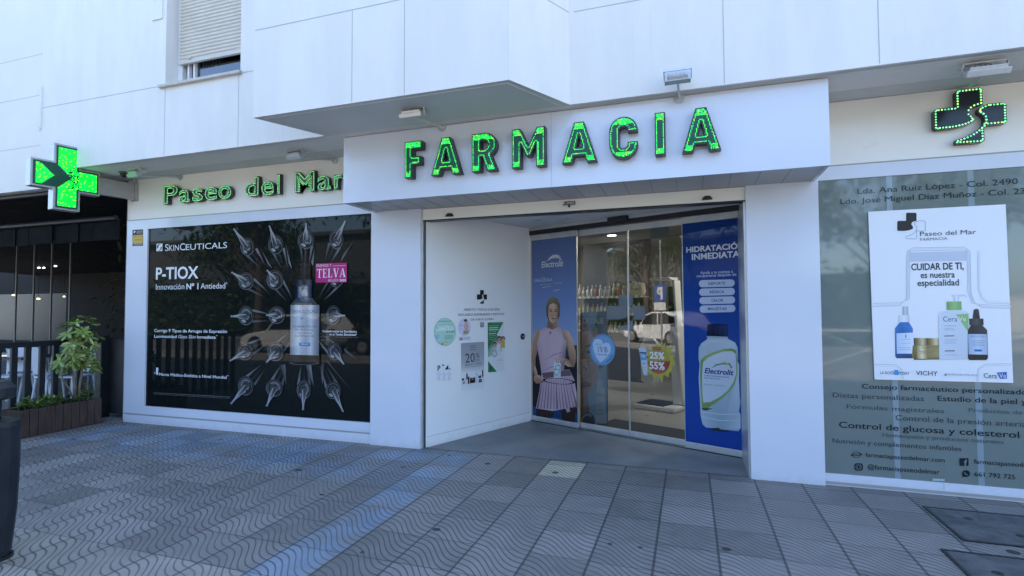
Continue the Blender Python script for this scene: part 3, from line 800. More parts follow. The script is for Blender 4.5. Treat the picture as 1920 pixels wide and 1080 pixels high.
floodlight('f', 'floodlight under the eaves to the left of the canopy', (-3.98, D, 3.315), (-4.14, 4.82, 3.24), (.05, .55, -.8))
floodlight('f', 'floodlight hanging under the bay on a bent arm', (-2.27, 4.648, 3.318), (-2.33, 4.20, 3.275), (0, .35, -.9), (.22, .15, .035))
floodlight('f', 'floodlight standing on a short arm on top of the canopy', (-.05, 4.648, 3.312), (-.058, 4.42, 3.385), (0, .75, -.45), (.20, .13, .04))
floodlight('f', 'floodlight under the eaves above the split dark cross sign', (2.2, D, 3.32), (2.07, 4.72, 3.24), (0, .45, -.85), (.26, .17, .045))
DC = empty('dome_camera', 'small dark dome camera under the eaves by the corner cross', 'camera', (-6.98, 4.907, 3.34))
w = MB(); w.lathe([(.062, -.018), (.066, -.01), (.066, .002)], Matrix.Translation((-6.98, 4.907, 3.34)), 20); w.build('camera_base', mat('grey camera base', (.2, .2, .2), .4), DC, smooth=True)
w = MB(); w.lathe([(.004, -.075), (.025, -.07), (.042, -.055), (.05, -.035), (.05, -.018)], Matrix.Translation((-6.98, 4.907, 3.34)), 20); w.build('camera_dome', M_dark, DC, smooth=True)
for (x, y, lb) in ((1326, 374, 'black half round sensor under the right end of the door header'), (843, 405.5, 'black half round sensor under the left end of the door header')):
    q = at_y(x, y, D - .01); T = empty('door_sensor', lb, 'sensor', q)
    w = MB(); w.lathe([(.048, -.004), (.045, .012), (.03, .03), (.004, .036)], Matrix.Translation(q), 16); w.build('sensor_dome', M_dark, T, smooth=True)
q = DOOR.pt(*DOOR.px(1163, 407), .036); T = empty('motion_sensor', 'black motion sensor bar above the sliding glass doors', 'sensor', q)
w = MB(); a0, b0 = DOOR.px(1145, 407); a1, _ = DOOR.px(1182, 407)
w.prism([DOOR.pt(a0, 2.573, .04), DOOR.pt(a1, 2.573, .04), DOOR.pt(a1, 2.63, .04), DOOR.pt(a0, 2.63, .04)], DOOR.N * .05); w.build('sensor_case', M_dark, T, bevel=.008)
q = at_y(1067, 381, D - .02); T = empty('door_label', 'tiny black maker plate hanging from the door header', 'plate', q)
w = MB(); w.box(q.x - .062, q.x + .062, D - .03, D - .006, q.z - .018, q.z + .018); w.lathe([(.012, 0), (.012, .02)], Matrix.Translation((q.x + .005, D - .03, q.z - .035)) @ Matrix.Rotation(PI / 2, 4, 'X'), 12); w.build('plate_body', M_dark, T)
A = Art(FAC.moved(.03)); A.text('Comelit', 1058, 383.5, 1077, 382, 377.5, (.7, .7, .7), .01); A.poly([(1055.5, 378), (1057.5, 377.8), (1057.5, 383), (1055.5, 383.2)], (.7, .7, .7)); A.build('lettering', M_print, T)

# ------------------------------------------------------------------ printed matter
# serif capitals as polygons in a unit box (width, height 1)
def rc_(x0, y0, x1, y1): return [(x0, y0), (x1, y0), (x1, y1), (x0, y1)]
def serif(word):
    G = {
     'T': [rc_(.40, .05, .60, .95), rc_(0, .93, 1, 1), rc_(0, .74, .05, 1), rc_(.95, .74, 1, 1), rc_(.25, 0, .75, .05)],
     'E': [rc_(.14, .04, .36, .96), rc_(0, 0, .95, .05), rc_(0, .95, .93, 1), rc_(.36, .48, .70, .53), rc_(.67, .38, .71, .63), rc_(.90, 0, .95, .26), rc_(.88, .76, .93, 1)],
     'L': [rc_(.14, .04, .36, .96), rc_(0, 0, .95, .05), rc_(0, .95, .52, 1), rc_(.90, 0, .95, .30)],
     'V': [[(.10, .96), (.40, 0), (.54, 0), (.32, .96)], [(.46, .02), (.54, 0), (.90, .96), (.82, .96)], rc_(0, .95, .44, 1), rc_(.72, .95, 1, 1)],
     'A': [[(.46, 1), (.60, 1), (.94, .04), (.70, .04)], [(.46, 1), (.52, .98), (.16, .04), (.08, .04)], rc_(.24, .30, .72, .35), rc_(0, 0, .28, .05), rc_(.60, 0, 1, .05)],
     'I': [rc_(.38, .04, .62, .96), rc_(.15, 0, .85, .05), rc_(.15, .95, .85, 1)],
     'B': [rc_(.12, .0, .34, 1), rc_(0, 0, .34, .05), rc_(0, .95, .34, 1)] + [[(.34, 1), (.34, .95)] + arc(.45, .74, .22, .21, 90, -90, 8) + [(.34, .53), (.34, .48)] + arc(.48, .74, .36, .26, -90, 90, 8)] + [[(.34, .53), (.34, .48)] + arc(.48, .265, .26, .215, 90, -90, 8) + [(.34, .05), (.34, 0)] + arc(.52, .265, .42, .265, -90, 90, 8)],
    }
    WD = dict(T=.9, E=.8, L=.8, V=1, A=1, I=.5, B=.85); tot = sum(WD[c] + .12 for c in word) - .12; x = 0; out = []
    for c in word:
        for p in G[c]: out.append([((x + u * WD[c]) / tot, v) for u, v in p])
        x += WD[c] + .12
    return out
WH = (.74, .75, .76)
def crest(A, x, y, k, cola, colb=None, outline=None):
    """flat logo cross; x, y centre and k half width in mapper pixels"""
    for R, c in ((CROSS_A, cola), (CROSS_B, colb if colb else cola)):
        pts = [(x + u * k, y - v * k * 1.12) for u, v in R]
        if c == 'line': A.line(pts + [pts[0]], outline[0], outline[1])
        else: A.poly(pts, c)

# --- dark poster of the left window
WP = FAC.moved(-.022)
def window_poster():
    T = empty('window_poster', 'wide black skincare advertisement with silver droppers filling the left shop window', 'poster', (-5.24, D + .02, .236))
    a0, b0, a1, b1 = -7.018, .238, -3.459, 2.643
    w = MB(); w.prism([WP.pt(a0, b0), WP.pt(a1, b0), WP.pt(a1, b1), WP.pt(a0, b1)], WP.N * -.02)
    w.build('backing', mat('black poster print', (.0065, .009, .009), .025, spec=.17), T)
    z3 = zm(230, 380, .42609); A = Art(WP, z3)
    G = lambda v, t=0: (v * .55, v * .575, v * .60)
    CXc, CYc = 800, 520
    # vinyl joins
    for x in (410, 735): A.line([(x, 90), (x - 6, 940)], 1.6, G(.03))
    cr = [(550, 195, 492, 118), (675, 185, 648, 105), (808, 165, 808, 95), (942, 162, 980, 84), (545, 345, 484, 308), (672, 340, 640, 300), (942, 335, 985, 300),
          (545, 497, 482, 500), (680, 495, 638, 495), (930, 495, 978, 497), (542, 655, 477, 694), (676, 655, 638, 700), (935, 655, 974, 708),
          (545, 805, 482, 882), (670, 815, 638, 892), (800, 822, 797, 908), (930, 825, 972, 916)]
    # glass stems running back towards the middle
    for (x, y, tx, ty) in cr:
        dx, dy = CXc - x, CYc - y; L = math.hypot(dx, dy)
        if L < 170: continue
        for o_, sc, c in ((-26, .62, .30), (24, .66, .17), (0, .5, .06)):
            nx, ny = -dy / L * o_, dx / L * o_
            ln = min(.62, 120 / L)
            A.line([(x + nx + dx * .07, y + ny + dy * .07), (x + nx * .75 + dx * ln * .6, y + ny * .75 + dy * ln * .6), (x + nx * .4 + dx * ln, y + ny * .4 + dy * ln)], [11 if o_ else 8, 6, 1], [G(c), G(c * .6), G(.01)])
    for p, c in (([(600, 185), (657, 288), (640, 270)], .45), ([(715, 165), (746, 292), (730, 262)], .5), ([(848, 190), (838, 278), (830, 262)], .5), ([(1030, 150), (960, 262), (972, 225)], .3),
                 ([(690, 715), (716, 712), (722, 800)], .25), ([(803, 715), (830, 715), (842, 808)], .4), ([(890, 690), (905, 700), (1020, 840)], .25), ([(870, 720), (880, 800), (886, 700)], .3), ([(1048, 700), (975, 640), (980, 660)], .22)):
        A.poly(p, [G(.02), G(c), G(c * .4)])
    for i, (x, y, tx, ty) in enumerate(cr):
        rx, ry = 31 + (i % 3) * 3, 39 + (i % 2) * 4; rot = math.atan2(ty - y, tx - x)
        A.ell(x, y, rx, ry, G(.035)); 
        A.ring(x, y, rx, ry, .10, G(.30), t0=.4, t1=3.6); A.ring(x, y, rx, ry, .06, G(.11))
        A.ring(x, y, rx * .80, ry * .80, .09, G(.20), t0=1.8, t1=6.6); A.ring(x, y, rx * .64, ry * .64, .16, G(.40), t0=2.6 + i, t1=5.2 + i)
        A.ring(x, y, rx * .48, ry * .48, .2, G(.14)); A.ell(x, y, rx * .36, ry * .36, G(.05))
        A.ell(x + rx * .12, y + ry * .18, rx * .26, ry * .22, G(.34)); A.ell(x - rx * .3, y + ry * .55, rx * .3, ry * .14, G(.5), rot=.5)
        ux, uy = math.cos(rot), math.sin(rot); nx, ny = -uy, ux; L = math.hypot(tx - x, ty - y)
        body = [(x - ux * 8 + nx * 13, y - uy * 8 + ny * 13), (x + ux * L * .35 + nx * 12, y + uy * L * .35 + ny * 12), (x + ux * L * .7 + nx * 5, y + uy * L * .7 + ny * 5), (tx + nx * 3, ty + ny * 3), (tx - nx * 3, ty - ny * 3), (x + ux * L * .7 - nx * 5, y + uy * L * .7 - ny * 5), (x + ux * L * .35 - nx * 12, y + uy * L * .35 - ny * 12), (x - ux * 8 - nx * 13, y - uy * 8 - ny * 13)]
        A.poly(body, [G(.05), G(.2), G(.32), G(.4), G(.5), G(.55), G(.5), G(.12)])
        A.line([(x + nx * 5, y + ny * 5), (x + ux * L * .5 + nx * 4, y + uy * L * .5 + ny * 4), (tx, ty)], [2, 4, 2], G(.62))
        A.line([(x - nx * 6, y - ny * 6), (x + ux * L * .5 - nx * 5, y + uy * L * .5 - ny * 5)], [5, 2], G(.03))
        A.ell(tx, ty, 5, 5, G(.3)); A.ell(tx - 1, ty - 1, 2, 2, G(.7))
    # bottle in the middle
    A.grad(779, 272, 832, 345, [G(.01), G(.035), G(.012), G(.03), G(.008)]); A.ell(806, 274, 26, 9, G(.04))
    A.grad(768, 338, 838, 368, [G(.02), G(.10), G(.03), G(.14), G(.02)]); A.grad(772, 368, 835, 420, [G(.04), G(.35), G(.10), G(.45), G(.12), G(.04)])
    A.poly([(768, 420), (838, 420), (866, 452), (740, 452)], [G(.05), G(.12), G(.06), G(.10)]); A.ell(804, 400, 14, 20, G(.55)); A.ell(806, 425, 20, 14, G(.20))
    A.grad(736, 655, 870, 704, [G(.02), G(.05), G(.012), G(.03), G(.01)]); A.ell(803, 703, 66, 9, G(.02)); A.ring(803, 703, 67, 10, .15, G(.25), t0=.1, t1=3.0)
    GB = G; G = lambda v: (v * .85, v * .88, v * .92)
    A.grad(740, 450, 869, 668, [G(.20), G(.42), G(.62), G(.44), G(.40), G(.60), G(.30), G(.16)]); G = GB
    gy_ = G(.11)
    A.text('SKINCEUTICALS', 752, 484, 860, 484, 472, gy_); A.text('P', 790, 517, 798, 517, 506, gy_)
    A.text('CORRECTION', 752, 549, 855, 549, 541, gy_); A.text('DE ARRUGAS', 762, 564, 845, 564, 556, gy_); A.text('TEXTURA', 772, 577, 836, 577, 570, gy_); A.text('ILUMINADOR', 762, 590, 846, 590, 583, gy_)
    A.rect(780, 616, 828, 630, (.05, .15, .38)); A.text('SERUM', 788, 626, 820, 626, 619, WH)
    # pink award label
    A.poly([(853, 268), (990, 265), (990, 350), (853, 352)], (.42, .03, .17))
    A.glyph(serif('TELVA'), 858, 330, 984, 328, 292, WH); A.text('PREMIOS T', 856, 284, 922, 282, 273, (.75, .6, .66)); A.line([(928, 279), (985, 277)], 1.5, (.75, .6, .66))
    A.text('BELLEZA', 908, 347, 954, 346.5, 337, (.75, .62, .68)); A.text('2025', 958, 346.5, 986, 346, 337, WH, .02)
    A.build('picture', M_gprint, T)
    A = Art(WP, z3, .0025)
    A.rect(149, 180, 176, 214, WH); A.ell(162, 197, 11, 14, (.02, .025, .025)); A.ell(165, 192, 8, 6, WH, rot=-.5); A.ell(160, 203, 8, 6, WH, rot=-.5)
    A.text('S', 187, 213, 203, 212, 184, WH); A.text('KIN', 205, 212, 248, 210, 187, WH); A.text('C', 252, 210, 275, 209, 180, WH); A.text('EUTICALS', 278, 209, 460, 199, 184, WH)
    A.text('P-TIOX', 147, 336, 334, 333, 285, WH, .022); A.text('Innovación', 147, 383, 272, 381, 358, WH); A.text('Nº 1', 281, 381, 334, 379.5, 356, WH, .03); A.text('Antiedad', 344, 379.5, 452, 377, 355, WH); A.text('*', 455, 366, 461, 366, 350, WH)
    A.text('Corrige 9 Tipos de Arrugas de Expresión', 140, 570, 460, 572, 557, WH, .014); A.text('Luminosidad', 140, 594, 238, 595.5, 581, WH, .014); A.text('Glass Skin', 245, 596, 322, 597, 582, WH, .0, .25); A.text('Inmediata', 328, 597, 410, 598.5, 584, WH, .014); A.line([(412, 585), (418, 585)], 1.5, WH)
    A.text('#', 139, 752, 146, 752, 744, WH); A.text('1', 148, 757, 157, 757, 726, WH, 0); A.text('Marca Médico-Estética a Nivel Mundial', 161, 763, 458, 772, 751, WH, .014); A.line([(459, 761), (468, 761.5)], 1.5, WH)
    A.line([(137, 836), (473, 855)], 1.8, G(.30)); A.line([(137, 842), (473, 861)], 1.5, G(.22))
    A.text('Complementa los Resultados', 880, 570, 1031, 571, 561, WH, .014); A.text('de la Toxina Botulínica*', 910, 584, 1031, 585, 575, WH, .014); A.line([(870, 590), (1038, 593)], 1.2, G(.25))
    A.build('lettering', M_gprint, T)
window_poster()
# small yellow alarm label on the window surround
T = empty('alarm_sticker', 'black and yellow alarm sticker on the window surround near the corner', 'sticker', (-7.2, D, 2.4))
A = Art(FAC, zm(0, 380, .42614), .001)
A.poly([(583, 120), (630, 117), (630, 190), (583, 191)], (.012, .012, .016)); A.poly([(586, 144), (628, 141), (628, 180), (586, 181)], (.66, .40, .03))
A.poly([(587, 127), (590, 134), (594, 127)], WH); A.poly([(591, 124), (597, 125), (593, 134)], WH); A.text('SEGURIDAD', 602, 129, 627, 128, 124, (.5, .5, .5)); A.text('PRIVADA', 602, 136, 627, 135, 131, (.5, .5, .5)); A.text('CONECTADO A C.R.A', 588, 153, 626, 151, 148, (.04, .03, .02)); A.text('AVISO', 592, 168, 622, 167, 160, (.05, .04, .02)); A.rect(588, 172, 626, 176, (.4, .24, .03)); A.line([(590, 186), (627, 185)], 2, (.5, .5, .5))
A.build('picture', M_print, T)

# --- right window: frosted pane, lettering, poster
RP = FAC.moved(-.012)
frost = mat('frosted blue grey glass', (.165, .195, .18),   .04, spec=.65, var=.05, vscale=.8)
w = MB(); w.prism([RP.pt(1.093, .10), RP.pt(4.6, .10), RP.pt(4.6, 2.655), RP.pt(1.093, 2.655)], RP.N * -.02); w.build('shop_window', frost, B)
w = MB()
z5b = zm(1520, 680, .25924)
for x in (1.615, 2.185, 3.0): w.prism([RP.pt(x, .10, .0008), RP.pt(x + .042, .10, .0008), RP.pt(x + .042, 2.655, .0008), RP.pt(x, 2.655, .0008)], RP.N * .0006)  # paler upright strips laid flush on the frosted pane
w.build('pane_strip', mat('pale strip on frost', (.24, .30, .33), .05, spec=.75), B)
LT = empty('window_lettering', 'rows of dark and grey service lettering on the frosted right window', 'lettering', (1.9, D, .15))
A = Art(RP, z5b, .004); dk, g1, g2, g3 = (.012, .016, .022), (.045, .062, .066), (.06, .08, .085), (.075, .10, .105)
A.text('Consejo farmacéutico personalizado', 370, 190, 1568, 226, 157, dk, .006); A.text('Dietas personalizadas', 160, 252, 818, 274, 218, g1); A.text('Estudio de la piel y', 917, 277, 1562, 299, 241, dk, .006)
A.text('Fórmulas magistrales', 260, 333, 965, 361, 303, g2); A.text('Productos de', 1142, 358, 1530, 371, 330, g3); A.text('Control de la presión arterial', 613, 418, 1575, 462, 381, g1); A.text('Control de glucosa y colesterol', 205, 473, 1507, 538, 431, dk, .006)
A.text('Homeopatía y productos naturales', 520, 540, 1395, 580, 513, g3); A.text('Nutrición y complementos infantiles', 158, 583, 1090, 634, 551, g1)
A.text('farmaciapaseodelmar.com', 395, 682, 968, 718, 652, dk); A.text('@farmaciapaseodelmar', 412, 773, 930, 801, 740, dk); A.text('farmaciapaseodelmar', 1180, 735, 1672, 757, 703, dk); A.text('661 792 725', 1183, 822, 1477, 840, 790, dk)
A.ring(330, 665, 31, 24, .12, dk); A.ring(330, 665, 42, 9, .25, dk, rot=-.1); A.text('www', 305, 670, 355, 671, 661, dk, .02)
def rr(x0, y0, x1, y1, r): return [(x0 + r, y0), (x1 - r, y0 + 0), (x1, y0 + r), (x1, y1 - r), (x1 - r, y1), (x0 + r, y1), (x0, y1 - r), (x0, y0 + r)]
A.poly(rr(315, 727, 377, 780, 12), dk); A.poly(rr(324, 735, 368, 772, 9), (.11, .15, .16)); A.poly(rr(329, 739, 363, 768, 7), dk); A.ring(346, 754, 13, 11, .3, (.11, .15, .16)); A.ell(358, 742, 3, 3, (.11, .15, .16))
A.poly(rr(1075, 690, 1140, 745, 4), dk); A.text('f', 1108, 743, 1130, 744, 700, (.16, .21, .22), .04)
A.ell(1122, 801, 29, 25, dk); A.poly([(1096, 812), (1093, 827), (1112, 822)], dk); A.line([(1110, 791), (1116, 804), (1132, 812)], [7, 6, 7], (.14, .19, .2))
A.poly([(880, 837), (967, 840), (967, 857), (880, 853)], (.4, .46, .48))
A.m = zm(1500, 80, .29615)
A.text('Lda. Ana Ruiz López - Col. 2490', 365, 957, 1378, 896, 923, (.02, .03, .045)); A.text('Ldo. José Miguel Díaz Muñoz - Col. 23', 255, 1018, 1424, 961, 986, (.02, .03, .045))
A.build('lettering', M_vinyl, LT)

QP = FAC.moved(.006)
def skin_poster():
    T = empty('wall_poster', 'white skincare poster with four bottles fixed on the frosted right window', 'poster', (1.9, D, .6))
    w = MB(); w.prism(pxpoly(QP, [(1628, 397), (1885.6, 383), (1900, 718), (1640, 711.5)], 0), QP.N * -.01); w.build('backing', mat('white poster board', (.78, .79, .82), .28, spec=.45), T)
    A = Art(QP, zm(1520, 300, .38873)); ln = (.50, .54, .62); lt = (.66, .69, .76)
    # embossed rounded frames
    for k, c in ((0, ln), (7, lt), (14, (.56, .60, .68))):
        A.line([(300, 706 - k), (430, 702 - k), (462 + k, 670), (462 + k, 470), (468 + k, 440), (490 + k, 424 + k), (740 - k, 420 + k), (768 - k, 440), (772 - k, 640), (792 - k, 690), (830, 712 - k), (968, 716 - k)], 3.2, c)
    for k, c in ((0, ln), (8, lt)):
        A.line([(806 + k, 440), (806 + k, 620), (822 + k, 665), (850, 690 - k), (966, 694 - k)], 2.2, c)
        A.line([(308, 985 + k), (410, 988 + k), (440 - k, 1010), (446 - k, 1060)], 2.6, c); A.line([(800 + k, 1068), (806 + k, 1010), (840, 985 + k), (975, 982 + k)], 2.6, c)
    A.strip([(A.loc(474, 490), A.loc(474, 446)), (A.loc(750, 486), A.loc(750, 440))], (.53, .57, .66))
    crest(A, 485, 318, 70, (.012, .013, .016), 'line', (3, (.35, .42, .55)))
    A.text('Paseo del Mar', 527, 366, 798, 358, 345, (.02, .025, .04)); A.text('FARMACIA', 527, 390, 660, 385, 377, (.12, .13, .16))
    A.text('CUIDAR DE TI,', 485, 530, 738, 528, 498, (.015, .02, .035), .02); A.text('es nuestra', 530, 570, 695, 566, 540, (.015, .02, .035), .012); A.text('especialidad', 515, 607, 715, 605, 577, (.015, .02, .035), .012)
    # blue serum
    A.grad(444, 706, 469, 748, [(.35, .37, .40), (.6, .62, .66), (.38, .4, .44)]); A.grad(424, 748, 476, 782, [(.6, .63, .68), (.78, .8, .84), (.55, .58, .64)])
    A.poly([(430, 782), (472, 782), (492, 812), (498, 948), (490, 956), (415, 956), (408, 948), (406, 812)], [(.03, .16, .45), (.02, .12, .40), (.05, .22, .55), (.02, .06, .22), (.01, .03, .12), (.01, .03, .12), (.02, .08, .26), (.04, .2, .5)])
    A.poly([(413, 836), (497, 832), (499, 934), (415, 934)], [(.50, .60, .74), (.72, .78, .86), (.70, .76, .85), (.48, .58, .72)]); A.line([(458, 842), (458, 858)], 6, (.2, .25, .35))
    for y in (866, 884, 905, 914): A.line([(422 if y > 900 else 436, y), (482, y - 1)], 2.2, (.35, .42, .52))
    # gold jar
    A.grad(497, 860, 626, 894, [(.06, .04, .015), (.30, .22, .10), (.62, .52, .30), (.12, .08, .03), (.34, .24, .08), (.70, .60, .36), (.08, .05, .02)]); A.poly([(492, 894), (632, 893), (638, 940), (628, 962), (498, 964), (487, 940)], [(.22, .16, .05), (.30, .23, .09), (.40, .32, .16), (.16, .11, .03), (.12, .08, .02), (.36, .28, .12)])
    A.grad(512, 896, 560, 958, [(.3, .22, .08), (.75, .66, .42), (.3, .22, .08)]); A.text('VICHY', 533, 910, 575, 909, 902, (.15, .1, .03)); A.line([(523, 922), (600, 921)], 2.5, (.2, .14, .05)); A.line([(528, 931), (590, 930)], 2.5, (.2, .14, .05))
    # pump bottle
    A.line([(678, 655), (742, 652), (752, 662)], [8, 8, 4], (.62, .65, .70)); A.grad(692, 652, 714, 684, [(.6, .63, .7), (.8, .82, .86), (.56, .6, .66)]); A.grad(656, 682, 726, 724, [(.16, .32, .10), (.30, .52, .20), (.20, .40, .14)])
    A.poly([(632, 730), (748, 726), (764, 742), (764, 960), (620, 964), (616, 748)], [(.62, .67, .75), (.70, .74, .80), (.60, .65, .72), (.56, .61, .68), (.58, .63, .70), (.66, .70, .78)])
    A.poly([(700, 745), (760, 742), (760, 832)], (.28, .46, .18)); A.text('Cera', 638, 780, 706, 778, 756, (.03, .05, .12)); A.text('Ve', 712, 777, 748, 776, 754, WH)
    for y, x1, c in ((800, 702, .3), (812, 690, .35), (820, 697, .35), (866, 708, .42), (875, 700, .42), (884, 704, .42), (940, 705, .4)): A.line([(644, y), (x1, y - 1)], 2.3, (c, c, c + .04))
    A.line([(644, 849), (692, 848)], 5, (.12, .14, .2)); A.line([(646, 921), (694, 920)], 5, (.12, .14, .2))
    # dark serum
    A.poly([(786, 722), (798, 717), (810, 722), (816, 768), (780, 768)], [(.03, .03, .035), (.06, .06, .07), (.02, .02, .025), (.01, .01, .012), (.03, .03, .035)]); A.grad(764, 765, 832, 796, [(.02, .02, .025), (.07, .07, .08), (.015, .015, .018)])
    A.poly([(772, 796), (826, 796), (850, 820), (854, 956), (846, 965), (764, 965), (757, 956), (756, 822)], [(.02, .022, .026), (.03, .03, .035), (.05, .05, .055), (.012, .012, .014), (.01, .01, .01), (.01, .01, .01), (.02, .02, .024), (.035, .035, .04)])
    A.grad(761, 840, 848, 937, [(.34, .42, .58), (.52, .60, .74), (.40, .47, .60)]); A.text('SKINCEUTICALS', 770, 856, 842, 854, 848, (.1, .12, .18))
    for y in (872, 880, 888, 896): A.line([(776, y), (838, y - 1)], 2, (.22, .27, .36))
    A.rect(788, 914, 824, 923, (.03, .16, .42))
    A.text('LA ROCHE-POSAY', 335, 1036, 476, 1032, 1022, (.10, .13, .20)); A.rect(403, 1013, 422, 1036, (.05, .28, .62)); A.text('VICHY', 507, 1040, 612, 1037, 1019, (.03, .04, .07)); A.poly([(645, 1031), (655, 1030), (655, 1040), (645, 1040)], (.2, .22, .28)); A.text('SKINCEUTICALS', 660, 1040, 803, 1040, 1031, (.33, .35, .42))
    A.text('Cera', 835, 1053, 897, 1052, 1029, (.06, .08, .16)); A.poly([(897, 1024), (944, 1022), (945, 1054), (912, 1055)], (.05, .12, .42)); A.text('Ve', 909, 1051, 941, 1050, 1029, WH)
    A.build('picture', M_print, T)
skin_poster()

# --- stickers on the white side wall of the entrance
SW = SIDE.moved(.001); zs1 = zm(800, 530, .19441)
T = empty('opening_hours_lettering', 'black cross emblem with opening hours lettering on the entrance side wall', 'lettering', SW.pt(1, 1))
A = Art(SW, zs1); blk = (.012, .013, .016)
for R in (CROSS_A, CROSS_B): A.poly([(532 - u * 50 if False else 532 + u * 50, 138 - v * 82) for u, v in R], blk)
A.text('ABIERTO TODOS LOS DÍAS', 355, 270, 704, 268, 248, (.03, .035, .05)); A.text('INCLUIDO DOMINGOS Y FESTIVOS', 303, 318, 748, 315, 296, (.03, .035, .05)); A.text('DE 9.00 A 22.00H', 423, 365, 642, 362, 345, (.03, .035, .05))
A.build('lettering', M_print, T)
T = empty('round_sticker', 'round pale green gift basket sticker on the entrance side wall', 'sticker', SW.pt(.4, 1.1))
A = Art(SW, zs1); A.ell(174, 475, 106, 136, (.30, .55, .42), 36); A.ell(174, 472, 98, 126, (.40, .62, .52), 36); A.line([(112, 374), (236, 370)], 5, (.12, .3, .2))
A.text('la', 90, 440, 112, 438, 420, (.05, .2, .12), .02); A.text('CANASTILLA', 90, 472, 258, 448, 430, (.78, .82, .80), .03); A.text('de tu bebé', 188, 487, 266, 476, 468, (.06, .22, .13), .02)
for k in range(5): A.line([(170, 510 + k * 9), (250, 504 + k * 9)], 4, (.16, .36, .24))
A.rect(84, 500, 116, 545, (.30, .45, .6)); A.line([(112, 574), (232, 566)], 4, (.3, .45, .36)); A.rect(168, 566, 204, 584, (.62, .40, .22)); A.rect(140, 584, 160, 598, (.1, .12, .12)); A.line([(172, 602), (200, 600)], 6, (.5, .38, .08))
A.build('picture', M_print, T)
T = empty('oval_leaflet', 'small lilac oval leaflet with a person and cardboard box under the opening hours', 'leaflet', SW.pt(.7, 1.2))
A = Art(SW, zs1); A.poly([(308, 520), (425, 515), (424, 556), (310, 562)], (.62, .62, .70)); A.ell(364, 430, 60, 86, (.55, .56, .72), 32); A.poly(rr(322, 380, 402, 500, 20), (.62, .58, .74))
A.ell(375, 366, 16, 15, (.02, .015, .02)); A.ell(378, 380, 10, 12, (.5, .3, .22)); A.poly([(362, 396), (394, 392), (404, 420), (396, 455), (366, 456), (358, 425)], (.62, .36, .36)); A.poly([(350, 462), (405, 456), (402, 492), (354, 498)], (.45, .33, .16)); A.poly([(356, 472), (380, 470), (380, 486), (357, 488)], (.15, .3, .15))
A.line([(318, 415), (350, 411)], 6, (.25, .25, .4)); A.line([(325, 440), (350, 438)], 4, (.4, .4, .55)); A.rect(316, 530, 348, 556, (.25, .26, .36)); A.line([(360, 534), (412, 531)], 4, (.3, .3, .4)); A.line([(360, 544), (408, 541)], 4, (.3, .3, .4))
A.build('picture', M_print, T)
T = empty('small_label', 'tiny grey camera notice beside the green leaflet', 'label', SW.pt(1.1, 1.2))
A = Art(SW, zs1); A.poly([(515, 383), (551, 381), (551, 430), (515, 431)], (.22, .25, .27)); A.ell(533, 402, 10, 12, (.5, .52, .54)); A.line([(526, 412), (540, 396)], 4, (.1, .1, .1)); A.build('picture', M_print, T)
T = empty('discount_poster', 'grey twenty percent discount poster with cosmetics along its bottom', 'poster', SW.pt(.8, .5))
w = MB(); w.prism(pxpoly(SW, [zs1(330, 583), zs1(554, 570), zs1(552, 1022), zs1(334, 1040)], .0015), SW.N * -.001); w.build('backing', mat('pale poster paper', (.68, .69, .71), .35), T)
A = Art(SW, zs1, .002)
A.strip([(A.loc(330, 583), A.loc(554, 570)), (A.loc(331, 700), A.loc(554, 690)), (A.loc(332, 800), A.loc(553, 790)), (A.loc(333, 862), A.loc(553, 850))], [(.30, .31, .34), (.33, .34, .37), (.42, .43, .46), (.62, .63, .65)])
A.rect(418, 602, 471, 652, (.14, .18, .20)); A.rect(424, 612, 466, 642, (.36, .42, .44)); A.rect(428, 618, 462, 634, (.16, .2, .22))
A.text('20', 372, 772, 462, 764, 686, (.012, .014, .02), .0); A.text('%', 474, 724, 508, 721, 682, (.012, .014, .02), 0); A.text('DTO.', 468, 762, 516, 758, 738, (.03, .03, .04)); A.text('desde la 1ª unidad', 368, 800, 526, 788, 778, (.03, .03, .045)); A.line([(368, 815), (524, 801)], 3, (.1, .1, .12))
for (x0, y0, x1, y1, c) in ((338, 922, 360, 946, (.02, .02, .03)), (364, 918, 392, 976, (.6, .6, .62)), (380, 880, 394, 934, (.02, .025, .05)), (396, 905, 411, 978, (.02, .02, .02)), (416, 912, 468, 972, (.015, .014, .013)), (474, 866, 490, 968, (.45, .55, .62)), (497, 893, 526, 922, (.02, .02, .05)), (500, 928, 530, 964, (.03, .03, .06)), (533, 842, 545, 908, (.02, .02, .025)), (534, 910, 550, 962, (.6, .6, .62))): A.rect(x0, y0, x1, y1, c)
for (x0, y0, x1, y1, c) in ((345, 950, 366, 980, (.3, .25, .22)), (384, 866, 390, 880, (.02, .02, .03)), (432, 922, 452, 935, (.35, .28, .12)), (502, 898, 522, 903, (.5, .5, .55)), (504, 944, 526, 950, (.5, .4, .35)), (480, 900, 488, 950, (.6, .68, .72))): A.rect(x0, y0, x1, y1, c)
A.build('picture', M_print, T)
T = empty('green_leaflet', 'tall green and white leaflet with smiling people on the entrance side wall', 'leaflet', SW.pt(1.3, .8))
w = MB(); w.prism(pxpoly(SW, [zs1(587, 384), zs1(742, 380), zs1(752, 850), zs1(592, 866)], .0015), SW.N * -.001); w.build('backing', mat('white leaflet paper', (.66, .69, .70), .3), T)
A = Art(SW, zs1, .002); gn = (.03, .20, .075)
A.poly([(587, 384), (740, 380), (676, 500), (590, 640)], [gn, (.04, .24, .10), gn, (.02, .14, .06)]); A.poly([(590, 640), (676, 500), (700, 540), (650, 690), (591, 720)], [(.10, .3, .17), (.05, .2, .1), (.45, .5, .48), (.5, .56, .54), (.2, .4, .3)]); A.poly([(591, 755), (676, 858), (592, 866)], gn)
